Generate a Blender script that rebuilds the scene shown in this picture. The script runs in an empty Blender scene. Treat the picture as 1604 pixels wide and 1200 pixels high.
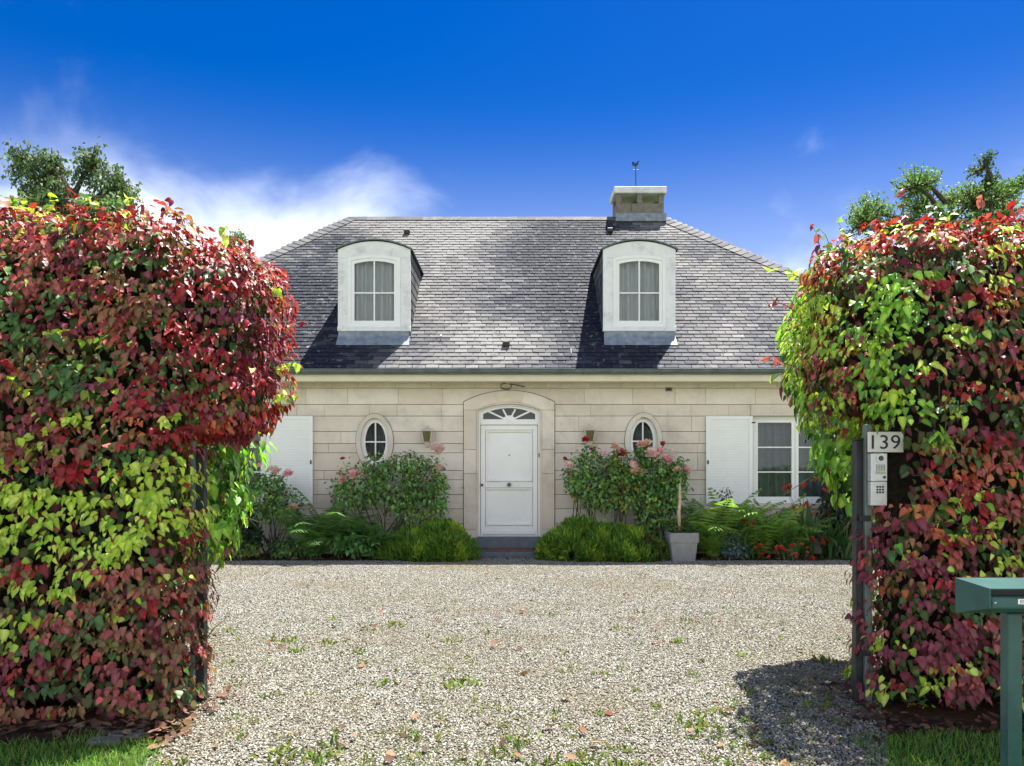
import bpy, bmesh, math, random
import numpy as np
from mathutils import Vector, Matrix
R = math.radians
sc = bpy.context.scene
C = sc.collection
rng = np.random.default_rng(7)
random.seed(7)

# ------------------------------------------------------------------ camera, sky, sun, exposure
F, CX, HY = 1203.0, 802.0, 730.0            # focal length, centre column and horizon row in photograph pixels
EYE = 1.6
def W(x, y, Y):                              # a spot of the photograph at distance Y -> metres
    return Vector(((x-CX)/F*Y, Y, EYE+(HY-y)/F*Y))
cam = bpy.data.cameras.new('camera'); camo = bpy.data.objects.new('camera', cam); C.objects.link(camo)
camo.location = (0, 0, EYE); camo.rotation_euler = (R(90), 0, 0)
cam.sensor_width = 36; cam.lens = F/1604*36; cam.shift_y = (HY-600)/1604
cam.clip_start = 0.05; cam.clip_end = 3000
sc.camera = camo

SUN = Vector((0.21, 0.30, 0.92)).normalized()
SUN_EL = math.asin(SUN.z); SUN_AZ = math.atan2(SUN.x, SUN.y)
sl = bpy.data.lights.new('sun', 'SUN'); sl.energy = 2.0; sl.angle = R(0.5); sl.color = (1, 0.95, 0.87)
so = bpy.data.objects.new('sun', sl); C.objects.link(so)
so.rotation_euler = SUN.to_track_quat('Z', 'Y').to_euler(); so.location = (10, 5, 20)

wd = bpy.data.worlds.new('World'); sc.world = wd; wd.use_nodes = True
wt = wd.node_tree; wt.nodes.clear()
def wn(t, **k):
    n = wt.nodes.new(t)
    for a, b in k.items(): setattr(n, a, b)
    return n
def math_node(nt, op, a, b=None, clamp=False):
    n = nt.nodes.new('ShaderNodeMath'); n.operation = op; n.use_clamp = clamp
    for i, v in enumerate((a, b)):
        if v is None: continue
        if isinstance(v, (int, float)): n.inputs[i].default_value = v
        else: nt.links.new(v, n.inputs[i])
    return n.outputs[0]
def build_world():
    out = wn('ShaderNodeOutputWorld'); bg = wn('ShaderNodeBackground'); bg.inputs[1].default_value = 0.15
    sky = wn('ShaderNodeTexSky', sky_type='NISHITA', sun_disc=False, sun_elevation=SUN_EL, sun_rotation=SUN_AZ,
             altitude=0, air_density=1.0, dust_density=0.25, ozone_density=4.0)
    hs = wn('ShaderNodeHueSaturation'); hs.inputs['Hue'].default_value = 0.519; hs.inputs['Saturation'].default_value = 1.46; hs.inputs['Value'].default_value = 0.118
    wt.links.new(sky.outputs[0], hs.inputs['Color'])
    tc = wn('ShaderNodeTexCoord'); sx = wn('ShaderNodeSeparateXYZ'); wt.links.new(tc.outputs['Generated'], sx.inputs[0])
    # a flat cloud deck seen in perspective: direction / (height + a little)
    den = math_node(wt, 'ADD', math_node(wt, 'MAXIMUM', sx.outputs[2], 0.0), 0.45)
    cxn = math_node(wt, 'DIVIDE', sx.outputs[0], den); cyn = math_node(wt, 'DIVIDE', sx.outputs[1], den)
    cb = wn('ShaderNodeCombineXYZ'); wt.links.new(cxn, cb.inputs[0]); wt.links.new(cyn, cb.inputs[1]); cb.inputs[2].default_value = 17.9
    n1 = wn('ShaderNodeTexNoise'); n1.inputs['Scale'].default_value = 3.4; n1.inputs['Detail'].default_value = 9; n1.inputs['Roughness'].default_value = 0.52; n1.inputs['Distortion'].default_value = 0.35
    wt.links.new(cb.outputs[0], n1.inputs['Vector'])
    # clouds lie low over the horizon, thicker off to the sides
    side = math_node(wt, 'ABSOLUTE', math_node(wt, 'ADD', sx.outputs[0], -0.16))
    side = math_node(wt, 'MAXIMUM', side, math_node(wt, 'SUBTRACT', 0.6, sx.outputs[1]))     # gap ahead stays clear; unseen cloud behind is added for fill
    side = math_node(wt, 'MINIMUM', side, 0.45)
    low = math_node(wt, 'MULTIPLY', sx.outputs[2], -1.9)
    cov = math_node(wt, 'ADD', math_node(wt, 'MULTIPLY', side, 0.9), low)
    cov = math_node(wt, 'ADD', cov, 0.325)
    # unseen broken cloud added behind the camera to lift fill on the shaded facade
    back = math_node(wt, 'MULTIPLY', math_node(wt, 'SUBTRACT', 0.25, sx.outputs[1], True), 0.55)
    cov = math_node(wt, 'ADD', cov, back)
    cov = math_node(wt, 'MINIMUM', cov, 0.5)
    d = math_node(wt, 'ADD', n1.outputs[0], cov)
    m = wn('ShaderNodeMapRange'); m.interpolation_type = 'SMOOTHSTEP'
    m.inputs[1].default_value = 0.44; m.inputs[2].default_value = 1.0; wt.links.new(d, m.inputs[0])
    mx = wn('ShaderNodeMix', data_type='RGBA'); hz = wn('ShaderNodeMapRange'); hz.interpolation_type = 'SMOOTHERSTEP'; wt.links.new(sx.outputs[2], hz.inputs[0])
    for i_, v_ in ((1, 0.46), (2, 0.02), (3, 0.0), (4, 0.42)): hz.inputs[i_].default_value = v_
    haze = hz.outputs[0]
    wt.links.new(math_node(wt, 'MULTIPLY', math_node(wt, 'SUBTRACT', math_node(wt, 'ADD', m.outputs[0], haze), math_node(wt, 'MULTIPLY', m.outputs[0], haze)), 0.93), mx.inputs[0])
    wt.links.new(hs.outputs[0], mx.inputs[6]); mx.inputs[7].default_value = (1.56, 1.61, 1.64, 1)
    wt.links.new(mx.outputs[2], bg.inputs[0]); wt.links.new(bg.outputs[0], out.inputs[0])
build_world()
vs = sc.view_settings
vs.view_transform = 'Standard'; vs.look = 'None'; vs.exposure = 2.93; vs.gamma = 1.0; vs.use_curve_mapping = False
sc.cycles.use_denoising = True
sc.cycles.max_bounces = 7; sc.cycles.transparent_max_bounces = 12
sc.cycles.sample_clamp_indirect = 6

# ------------------------------------------------------------------ materials
MATS = {}
def newmat(name):
    m = bpy.data.materials.new(name); m.use_nodes = True; MATS[name] = m
    nt = m.node_tree; b = nt.nodes['Principled BSDF']
    return m, nt, b
def rgba(c): return (c[0], c[1], c[2], 1)
def noise(nt, scale, detail=4, rough=0.55, coord='Object', vec=None, dist=0.0):
    n = nt.nodes.new('ShaderNodeTexNoise'); n.inputs['Scale'].default_value = scale; n.inputs['Detail'].default_value = detail
    n.inputs['Roughness'].default_value = rough; n.inputs['Distortion'].default_value = dist
    if vec is None:
        g = nt.nodes.new('ShaderNodeNewGeometry'); vec = g.outputs['Position']
    nt.links.new(vec, n.inputs['Vector'])
    return n.outputs[0]
def ramp(nt, fac, stops):
    r = nt.nodes.new('ShaderNodeValToRGB'); e = r.color_ramp.elements
    while len(e) < len(stops): e.new(0.5)
    for el, (p, c) in zip(e, stops): el.position = p; el.color = rgba(c)
    nt.links.new(fac, r.inputs[0]); return r.outputs[0]
def mixc(nt, fac, a, b, mode='MIX'):
    n = nt.nodes.new('ShaderNodeMix'); n.data_type = 'RGBA'; n.blend_type = mode
    for i, v in ((0, fac), (6, a), (7, b)):
        if isinstance(v, (int, float)): n.inputs[i].default_value = v
        elif isinstance(v, tuple): n.inputs[i].default_value = rgba(v)
        else: nt.links.new(v, n.inputs[i])
    return n.outputs[2]
def bump(nt, b, h, strength=0.3, dist=0.01):
    n = nt.nodes.new('ShaderNodeBump'); n.inputs['Strength'].default_value = strength; n.inputs['Distance'].default_value = dist
    nt.links.new(h, n.inputs['Height']); nt.links.new(n.outputs[0], b.inputs['Normal'])
def maprange(nt, v, a, b, c=0.0, d=1.0):
    n = nt.nodes.new('ShaderNodeMapRange'); nt.links.new(v, n.inputs[0])
    for i, x in enumerate((a, b, c, d)): n.inputs[i+1].default_value = x
    return n.outputs[0]
def simple(name, col, rough=0.5, var=0.12, scale=6.0, metal=0.0, dirt=None, dirt_amt=0.25, bmp=0.08, bscale=60.0, spec=0.5):
    m, nt, b = newmat(name)
    n = noise(nt, scale, 5)
    lo = tuple(c*(1-var) for c in col); hi = tuple(min(1, c*(1+var)) for c in col)
    c = ramp(nt, n, [(0.3, lo), (0.7, hi)])
    if dirt:
        n2 = noise(nt, 3.3, 8, 0.7)
        c = mixc(nt, maprange(nt, n2, 0.52, 0.75, 0, dirt_amt), c, dirt)
    nt.links.new(c, b.inputs['Base Color']); b.inputs['Roughness'].default_value = rough; b.inputs['Metallic'].default_value = metal
    b.inputs['Specular IOR Level'].default_value = spec
    if bmp: bump(nt, b, noise(nt, bscale, 4), bmp, 0.004)
    return m

def stone_mat():
    m, nt, b = newmat('stone')
    oi = nt.nodes.new('ShaderNodeObjectInfo')
    base = ramp(nt, oi.outputs['Random'], [(0.0, (0.66, 0.575, 0.47)), (0.35, (0.73, 0.66, 0.56)), (0.65, (0.76, 0.70, 0.61)), (1.0, (0.70, 0.61, 0.505))])
    n1 = noise(nt, 2.2, 6, 0.65); c = mixc(nt, maprange(nt, n1, 0.42, 0.72, 0, 0.4), base, (0.42, 0.36, 0.29))
    n2 = noise(nt, 90, 3, 0.7); c = mixc(nt, maprange(nt, n2, 0.55, 0.75, 0, 0.35), c, (0.33, 0.28, 0.22))
    n3 = noise(nt, 0.9, 8, 0.75); c = mixc(nt, maprange(nt, n3, 0.54, 0.68, 0, 0.45), c, (0.40, 0.36, 0.30))
    # rain streaks: noise stretched down the wall
    g = nt.nodes.new('ShaderNodeNewGeometry'); vm = nt.nodes.new('ShaderNodeVectorMath'); vm.operation = 'MULTIPLY'
    nt.links.new(g.outputs['Position'], vm.inputs[0]); vm.inputs[1].default_value = (9, 9, 0.7)
    n4 = noise(nt, 1.0, 5, 0.6, vec=vm.outputs[0]); c = mixc(nt, maprange(nt, n4, 0.58, 0.8, 0, 0.3), c, (0.30, 0.27, 0.23))
    nt.links.new(c, b.inputs['Base Color']); b.inputs['Roughness'].default_value = 0.9; b.inputs['Specular IOR Level'].default_value = 0.2
    bump(nt, b, noise(nt, 55, 6, 0.7), 0.35, 0.006)
    return m
def slate_mat():
    m, nt, b = newmat('slate')
    at = nt.nodes.new('ShaderNodeAttribute'); at.attribute_name = 'col'
    c = at.outputs['Color']
    n5 = noise(nt, 4.5, 8, 0.72); c = mixc(nt, maprange(nt, n5, 0.54, 0.61, 0, 0.55), c, (0.036, 0.040, 0.05))
    n3 = noise(nt, 9, 6, 0.7); c = mixc(nt, maprange(nt, n3, 0.57, 0.66, 0, 0.5), c, (0.34, 0.34, 0.33))
    nt.links.new(c, b.inputs['Base Color']); b.inputs['Roughness'].default_value = 0.75; b.inputs['Specular IOR Level'].default_value = 0.10
    bump(nt, b, noise(nt, 40, 6, 0.7), 0.4, 0.006)
    return m
def leaf_mat(name, rough=0.42, trans=0.3, spec=0.4):
    m, nt, b = newmat(name)
    at = nt.nodes.new('ShaderNodeAttribute'); at.attribute_name = 'col'
    n = noise(nt, 45, 3, 0.6)
    c = mixc(nt, maprange(nt, n, 0.35, 0.7, 0.0, 0.18), at.outputs['Color'], (0.02, 0.02, 0.01), 'MIX')
    nt.links.new(c, b.inputs['Base Color']); b.inputs['Roughness'].default_value = rough; b.inputs['Specular IOR Level'].default_value = spec
    tr = nt.nodes.new('ShaderNodeBsdfTranslucent'); nt.links.new(mixc(nt, 1.0, c, (1.5, 1.5, 0.9), 'MULTIPLY'), tr.inputs[0])
    mx = nt.nodes.new('ShaderNodeMixShader'); mx.inputs[0].default_value = trans
    nt.links.new(b.outputs[0], mx.inputs[1]); nt.links.new(tr.outputs[0], mx.inputs[2])
    nt.links.new(mx.outputs[0], nt.nodes['Material Output'].inputs[0])
    return m
def glass_mat():
    m, nt, b = newmat('glass'); nt.nodes.remove(b)
    t = nt.nodes.new('ShaderNodeBsdfTransparent'); t.inputs[0].default_value = (0.86, 0.92, 0.91, 1)
    gl = nt.nodes.new('ShaderNodeBsdfGlossy'); gl.inputs['Roughness'].default_value = 0.03
    fr = nt.nodes.new('ShaderNodeFresnel'); fr.inputs[0].default_value = 1.55
    bm = nt.nodes.new('ShaderNodeBump'); bm.inputs['Strength'].default_value = 0.03; bm.inputs['Distance'].default_value = 0.05
    nt.links.new(noise(nt, 2.5, 2), bm.inputs['Height']); nt.links.new(bm.outputs[0], gl.inputs['Normal'])
    mx = nt.nodes.new('ShaderNodeMixShader'); nt.links.new(math_node(nt, 'MULTIPLY', fr.outputs[0], 1.3, True), mx.inputs[0])
    nt.links.new(t.outputs[0], mx.inputs[1]); nt.links.new(gl.outputs[0], mx.inputs[2])
    nt.links.new(mx.outputs[0], nt.nodes['Material Output'].inputs[0])
    return m
def curtain_mat():
    m, nt, b = newmat('curtain')
    b.inputs['Base Color'].default_value = (0.72, 0.74, 0.75, 1); b.inputs['Roughness'].default_value = 0.9
    tr = nt.nodes.new('ShaderNodeBsdfTranslucent'); tr.inputs[0].default_value = (0.7, 0.7, 0.68, 1)
    mx = nt.nodes.new('ShaderNodeMixShader'); mx.inputs[0].default_value = 0.3
    nt.links.new(b.outputs[0], mx.inputs[1]); nt.links.new(tr.outputs[0], mx.inputs[2]); nt.links.new(mx.outputs[0], nt.nodes['Material Output'].inputs[0])
    return m
def pebble_mat():
    m, nt, b = newmat('pebble')
    oi = nt.nodes.new('ShaderNodeObjectInfo')
    c = ramp(nt, oi.outputs['Random'], [(0.0, (0.035, 0.03, 0.022)), (0.12, (0.09, 0.078, 0.055)), (0.25, (0.195, 0.182, 0.145)), (0.6, (0.275, 0.266, 0.228)), (0.85, (0.36, 0.352, 0.31)), (1.0, (0.53, 0.525, 0.48))])
    n = noise(nt, 0.55, 7, 0.65); c = mixc(nt, maprange(nt, n, 0.48, 0.68, 0, 0.6), c, (0.20, 0.165, 0.085))
    n = noise(nt, 1.3, 5, 0.6); c = mixc(nt, maprange(nt, n, 0.55, 0.72, 0, 0.5), c, (0.16, 0.14, 0.075))
    nt.links.new(c, b.inputs['Base Color']); b.inputs['Roughness'].default_value = 0.85; b.inputs['Specular IOR Level'].default_value = 0.25
    return m
def ground_mat(name, a, bcol, scale, third=None):
    m, nt, b = newmat(name)
    n = noise(nt, scale, 9, 0.7); c = ramp(nt, n, [(0.32, a), (0.68, bcol)])
    if third:
        n2 = noise(nt, scale*0.12, 6, 0.6); c = mixc(nt, maprange(nt, n2, 0.48, 0.66, 0, 0.7), c, third)
    nt.links.new(c, b.inputs['Base Color']); b.inputs['Roughness'].default_value = 0.95; b.inputs['Specular IOR Level'].default_value = 0.1
    bump(nt, b, noise(nt, scale*2.5, 7, 0.7), 0.7, 0.02)
    return m
STONE = stone_mat(); SLATE = slate_mat(); GLASS = glass_mat(); CURTAIN = curtain_mat(); PEBBLE = pebble_mat()
LEAF = leaf_mat('leaf', 0.46, 0.28, 0.34); SOFTLEAF = leaf_mat('soft_leaf', 0.6, 0.3, 0.25); PETAL = leaf_mat('petal', 0.6, 0.35, 0.2)
DRYLEAF = leaf_mat('dry_leaf', 0.8, 0.1, 0.15)
DIMCURTAIN = simple('dimmed_curtain', (0.12, 0.155, 0.175), 0.9, 0.1)  # ground-floor curtains, dimness of the unlit rooms put into the colour
MORTAR = simple('mortar', (0.50, 0.44, 0.36), 0.95, 0.15, 9, bmp=0.4)
WHITE = simple('white_paint', (0.84, 0.845, 0.82), 0.38, 0.03, 2.0, dirt=(0.52, 0.50, 0.46), dirt_amt=0.18, bmp=0.03)
AGED = simple('weathered_white_board', (0.78, 0.78, 0.765), 0.6, 0.06, 7, dirt=(0.22, 0.21, 0.19), dirt_amt=0.6, bmp=0.2)
CREAM = simple('cream_fascia', (0.66, 0.62, 0.47), 0.45, 0.05, 2.0, dirt=(0.3, 0.28, 0.2), dirt_amt=0.3, bmp=0.03)
ZINC = simple('zinc', (0.125, 0.155, 0.165), 0.45, 0.25, 4, metal=0.35, dirt=(0.06, 0.07, 0.075), dirt_amt=0.5)
LEAD = simple('lead', (0.20, 0.235, 0.275), 0.6, 0.3, 9, dirt=(0.5, 0.52, 0.52), dirt_amt=0.5)
DARKMETAL = simple('dark_metal', (0.022, 0.025, 0.028), 0.5, 0.2, 10, metal=0.2)
BLACKPAINT = simple('black_paint', (0.02, 0.024, 0.026), 0.45, 0.3, 8)
GREYGREEN = simple('grey_green_paint', (0.13, 0.165, 0.16), 0.5, 0.15, 9, dirt=(0.06, 0.07, 0.06), dirt_amt=0.4)
TEAL = simple('teal_paint', (0.016, 0.082, 0.078), 0.38, 0.22, 7, dirt=(0.12, 0.17, 0.14), dirt_amt=0.65)
STEEL = simple('brushed_steel', (0.55, 0.56, 0.56), 0.38, 0.08, 20, metal=0.55, bmp=0.05, bscale=200)
PLAQUE = simple('plaque_face', (0.58, 0.565, 0.53), 0.45, 0.05, 12, dirt=(0.40, 0.38, 0.34), dirt_amt=0.4)
INK = simple('black_letter', (0.01, 0.01, 0.01), 0.5, 0.0, 5, bmp=0)
BRASS = simple('dull_brass', (0.16, 0.14, 0.11), 0.4, 0.2, 20, metal=0.8)
AMBER = simple('amber_glass', (0.13, 0.11, 0.045), 0.2, 0.3, 25, bmp=0.2)
LANTERN = simple('lantern_paint', (0.56, 0.50, 0.39), 0.5, 0.1, 20, dirt=(0.2, 0.18, 0.14), dirt_amt=0.4)
BLUESTONE = simple('bluestone', (0.12, 0.145, 0.18), 0.7, 0.2, 6, dirt=(0.25, 0.25, 0.25), dirt_amt=0.4, bmp=0.2)
MAT = simple('coir', (0.20, 0.085, 0.045), 0.95, 0.3, 30, bmp=0.8, bscale=200)
CONCRETE = simple('chimney_stone', (0.20, 0.175, 0.14), 0.9, 0.25, 7, dirt=(0.12, 0.11, 0.1), dirt_amt=0.6, bmp=0.4)
SLAB = simple('chimney_slab', (0.72, 0.71, 0.68), 0.9, 0.15, 7, dirt=(0.25, 0.24, 0.22), dirt_amt=0.5, bmp=0.3)
POT = simple('grey_pot', (0.235, 0.24, 0.245), 0.75, 0.12, 9, dirt=(0.36, 0.35, 0.30), dirt_amt=0.5, bmp=0.15)
BARK = simple('bark', (0.085, 0.062, 0.045), 0.9, 0.4, 12, bmp=0.7, bscale=40)
CANE = simple('rose_cane', (0.055, 0.05, 0.032), 0.8, 0.4, 25)
BIRCH = simple('birch_bark', (0.42, 0.40, 0.36), 0.8, 0.3, 5, dirt=(0.03, 0.03, 0.03), dirt_amt=0.9)
STAKE = simple('pale_stake', (0.55, 0.42, 0.25), 0.8, 0.3, 25, bmp=0.5)
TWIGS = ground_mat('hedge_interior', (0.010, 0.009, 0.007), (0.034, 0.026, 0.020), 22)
SOIL = ground_mat('soil', (0.035, 0.022, 0.015), (0.10, 0.058, 0.036), 14)
DIRT = ground_mat('gravel_bed', (0.09, 0.078, 0.058), (0.22, 0.195, 0.15), 40, (0.13, 0.11, 0.06))
TURF = ground_mat('turf', (0.035, 0.07, 0.015), (0.07, 0.13, 0.03), 10, (0.08, 0.09, 0.035))
ROOM = simple('plaster', (0.30, 0.28, 0.25), 0.9, 0.05)
RENDER = simple('render_wall', (0.55, 0.49, 0.40), 0.9, 0.08)

# ------------------------------------------------------------------ mesh helpers
WOFF = {}                                    # object -> world position of its origin (parents only ever translate)
def link(name, data, parent=None, at=(0, 0, 0), rot=None, scale=None):
    o = bpy.data.objects.new(name, data); C.objects.link(o)
    at = Vector(at); WOFF[o] = at.copy()
    if parent is not None:
        o.parent = parent; o.location = at-WOFF[parent]
    else: o.location = at
    if rot is not None: o.rotation_euler = rot
    if scale is not None: o.scale = scale if hasattr(scale, '__len__') else (scale,)*3
    return o
def tag(o, label=None, cat=None, group=None, kind=None):
    for k, v in (('label', label), ('category', cat), ('group', group), ('kind', kind)):
        if v: o[k] = v
    return o
def thing(name, loc, label, cat, group=None): return tag(link(name, None, None, loc), label, cat, group)
class MB:
    def __init__(s): s.v = []; s.f = []
    def add(s, vs_, fs):
        k = len(s.v); s.v += [tuple(p) for p in vs_]; s.f += [tuple(i+k for i in f) for f in fs]; return s
    def box(s, x0, x1, y0, y1, z0, z1, ch=0.0):
        if ch <= 0:
            p = [(x, y, z) for z in (z0, z1) for y in (y0, y1) for x in (x0, x1)]
            return s.add(p, [(0, 2, 3, 1), (4, 5, 7, 6), (0, 1, 5, 4), (2, 6, 7, 3), (0, 4, 6, 2), (1, 3, 7, 5)])
        bm = bmesh.new(); bmesh.ops.create_cube(bm, size=1)
        for v in bm.verts: v.co = ((x0+x1)/2+v.co.x*(x1-x0), (y0+y1)/2+v.co.y*(y1-y0), (z0+z1)/2+v.co.z*(z1-z0))
        bmesh.ops.bevel(bm, geom=bm.edges[:], offset=ch, segments=1, affect='EDGES')
        bm.verts.index_update()
        s.add([v.co[:] for v in bm.verts], [[v.index for v in f.verts] for f in bm.faces]); bm.free(); return s
    def prism(s, pts, yf, yb, ch=0.0):       # outline in x,z (counter-clockwise seen from the front), front at yf
        n = len(pts); rings = []
        if ch: rings.append([(x, yf, z) for x, z in inset(pts, ch)]); rings.append([(x, yf+ch, z) for x, z in pts])
        else: rings.append([(x, yf, z) for x, z in pts])
        rings.append([(x, yb, z) for x, z in pts])
        vv = [p for r in rings for p in r]; fs = [tuple(range(n))]
        for k in range(len(rings)-1):
            for i in range(n):
                j = (i+1) % n; fs.append((k*n+i, (k+1)*n+i, (k+1)*n+j, k*n+j))
        fs.append(tuple(reversed(range((len(rings)-1)*n, len(rings)*n))))
        return s.add(vv, fs)
    def ring(s, outer, inner, yf, yb, inner_back=None, closed=True):
        n = len(outer); ib = yb if inner_back is None else inner_back
        vv = [(x, yf, z) for x, z in outer]+[(x, yf, z) for x, z in inner]+[(x, yb, z) for x, z in outer]+[(x, ib, z) for x, z in inner]
        fs = []; m = n if closed else n-1
        for i in range(m):
            j = (i+1) % n
            fs += [(i, j, n+j, n+i), (2*n+i, 2*n+j, j, i)[::1], (n+i, n+j, 3*n+j, 3*n+i), (3*n+i, 3*n+j, 2*n+j, 2*n+i)]
        if not closed: fs += [(0, n, 3*n, 2*n), (n-1, 3*n-1, 4*n-1, 2*n-1)]
        return s.add(vv, fs)
    def tube(s, pts, rad, seg=6, cap=True):
        pts = [Vector(p) for p in pts]; n = len(pts)
        rad = rad if hasattr(rad, '__len__') else [rad]*n; vv = []
        for i, p in enumerate(pts):
            t = (pts[min(i+1, n-1)]-pts[max(i-1, 0)]).normalized()
            a = t.cross(Vector((0, 0, 1)) if abs(t.z) < 0.95 else Vector((1, 0, 0))).normalized(); b = t.cross(a)
            for k in range(seg):
                q = 2*math.pi*k/seg; vv.append(p+(a*math.cos(q)+b*math.sin(q))*rad[i])
        fs = [(i*seg+k, i*seg+(k+1) % seg, (i+1)*seg+(k+1) % seg, (i+1)*seg+k) for i in range(n-1) for k in range(seg)]
        if cap: fs += [tuple(range(seg)), tuple(reversed(range((n-1)*seg, n*seg)))]
        return s.add(vv, fs)
    def lathe(s, c, prof, seg=16):
        vv = [(c[0]+r*math.cos(2*math.pi*k/seg), c[1]+r*math.sin(2*math.pi*k/seg), c[2]+z) for r, z in prof for k in range(seg)]
        fs = [(i*seg+k, i*seg+(k+1) % seg, (i+1)*seg+(k+1) % seg, (i+1)*seg+k) for i in range(len(prof)-1) for k in range(seg)]
        fs += [tuple(reversed(range(seg))), tuple(range((len(prof)-1)*seg, len(prof)*seg))]
        return s.add(vv, fs)
    def mesh(s, name, mat, smooth=False):
        m = bpy.data.meshes.new(name); m.from_pydata(s.v, [], s.f); m.materials.append(mat)
        bm = bmesh.new(); bm.from_mesh(m); bmesh.ops.recalc_face_normals(bm, faces=bm.faces[:]); bm.to_mesh(m); bm.free()
        if smooth:
            for p in m.polygons: p.use_smooth = True
        return m
    def build(s, name, mat, parent=None, smooth=False):      # coordinates are world metres
        return link(name, s.mesh(name, mat, smooth), parent, (0, 0, 0))
def inset(pts, d):
    n = len(pts); out = []
    ar = sum(pts[i][0]*pts[(i+1) % n][1]-pts[(i+1) % n][0]*pts[i][1] for i in range(n)); sg = 1 if ar > 0 else -1
    for i in range(n):
        p0, p1, p2 = (Vector(pts[(i+k) % n]) for k in (-1, 0, 1))
        a = p1-p0; b = p2-p1
        if a.length < 1e-6 or b.length < 1e-6: out.append(tuple(p1)); continue
        na = Vector((-a.y, a.x)).normalized()*sg; nb = Vector((-b.y, b.x)).normalized()*sg
        m = na+nb; L = max(0.5, m.length_squared/2)
        out.append(tuple(p1+m/(2*L)*d*1.0 if m.length > 1e-6 else p1+na*d))
    return out
def rect(x0, x1, z0, z1): return [(x0, z0), (x1, z0), (x1, z1), (x0, z1)]
def arc_top(cx, hw, zs, za, n=14):           # points from the right springing over the crown to the left
    r = za-zs; Rr = (hw*hw+r*r)/(2*r); zc = za-Rr; a = math.asin(min(1, hw/Rr))
    return [(cx+Rr*math.sin(a-2*a*k/n), zc+Rr*math.cos(a-2*a*k/n)) for k in range(n+1)]
def arched(cx, hw, z0, zs, za, n=14): return [(cx-hw, z0), (cx+hw, z0)]+arc_top(cx, hw, zs, za, n)
def ellipse(cx, cz, a, b, n=40): return [(cx+a*math.sin(2*math.pi*k/n), cz-b*math.cos(2*math.pi*k/n)) for k in range(n)]

# leaves: many copies of a small template, one colour each, as one mesh
def tri_mesh(name, V, T, col, mat, smooth=True):
    m = bpy.data.meshes.new(name); V = np.ascontiguousarray(V, dtype=np.float32); T = np.ascontiguousarray(T, dtype=np.int32)
    m.vertices.add(len(V)); m.vertices.foreach_set('co', V.ravel())
    m.loops.add(T.size); m.loops.foreach_set('vertex_index', T.ravel())
    m.polygons.add(len(T)); m.polygons.foreach_set('loop_start', np.arange(0, T.size, 3, dtype=np.int32))
    m.polygons.foreach_set('use_smooth', np.full(len(T), bool(smooth)))
    a = m.attributes.new('col', 'FLOAT_COLOR', 'POINT')
    c4 = np.ones((len(V), 4), dtype=np.float32); c4[:, :3] = col; a.data.foreach_set('color', c4.ravel())
    m.update(); m.validate(); m.materials.append(mat)
    return m
def nrm(a): return a/np.maximum(np.linalg.norm(a, axis=-1, keepdims=True), 1e-9)
def frames(tip, up):
    y = nrm(tip); z = nrm(up-(up*y).sum(-1, keepdims=True)*y); x = np.cross(y, z); return x, y, z
def scatter(tv, tt, pos, tip, up, size, col, shade=None):
    x, y, z = frames(tip, up); size = np.asarray(size).reshape(-1, 1, 1)
    V = pos[:, None, :]+size*(tv[None, :, 0:1]*x[:, None, :]+tv[None, :, 1:2]*y[:, None, :]+tv[None, :, 2:3]*z[:, None, :])
    n, k = len(pos), len(tv)
    T = (tt[None]+(np.arange(n)*k)[:, None, None]).reshape(-1, 3)
    Cc = np.repeat(col[:, None, :], k, axis=1)
    if shade is not None:
        j = np.random.default_rng(n).uniform(0.3, 1.0, (n, 1, 1)); Cc = Cc*(1+(shade[None, :, None]-1)*j)
    return V.reshape(-1, 3), T, Cc.reshape(-1, 3)
def merge(parts):
    Vs, Ts, Cs, k = [], [], [], 0
    for V, T, c in parts: Vs.append(V); Ts.append(T+k); Cs.append(c); k += len(V)
    return np.concatenate(Vs), np.concatenate(Ts), np.concatenate(Cs)
def heart_leaf(fold=0.22, droop=0.25, lobes=0.0):
    ys = [0.0, 0.12, 0.37, 0.69, 1.0]; hw = [0.05, 0.27, 0.36, 0.22, 0.0]; back = [-0.02, -0.12, -0.02, 0.02, 0]
    v = []
    for y, w, b in zip(ys, hw, back):
        zc = -droop*y*y
        v += [(0, y, zc), (-w, y+b*w*3-0.02*(w > 0.3), zc+fold*w*0.9-lobes*w*y), (w, y+b*w*3, zc+fold*w-lobes*w*y)]
    t = []
    for i in range(4):
        a, b = 3*i, 3*(i+1)
        t += [(a, b, b+1), (a, b+1, a+1), (a, a+2, b+2), (a, b+2, b)]
    return np.array(v, float), np.array(t, int)
def small_leaf(w=0.3, fold=0.15, droop=0.15):
    v = [(0, 0, 0), (-w, 0.45, fold), (w, 0.45, fold), (0, 0.5, -droop*0.25), (0, 1, -droop)]
    return np.array(v, float), np.array([(0, 3, 1), (0, 2, 3), (1, 3, 4), (3, 2, 4)], int)
HEART = heart_leaf(0.32, 0.38)
NARROW = (lambda a: (a[0]*np.array([0.78, 1.05, 1.0]), a[1]))(heart_leaf(0.45, 0.62))
BROAD = (lambda a: (a[0]*np.array([1.18, 0.95, 1.0]), a[1]))(heart_leaf(0.18, 0.25))
VEIN = np.array([1.35, 0.85, 0.80]*2+[1.22, 0.78, 0.72]+[1.12, 0.74, 0.70]+[0.8, 0.7, 0.7]); SMALL = small_leaf()
NEEDLE = (np.array([(-0.15, 0, 0), (0.15, 0, 0), (0, 1, 0.1), (0, 0, -0.15), (0, 0, 0.15), (0.1, 0.9, 0)], float), np.array([(0, 1, 2), (3, 4, 5)], int))
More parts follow.
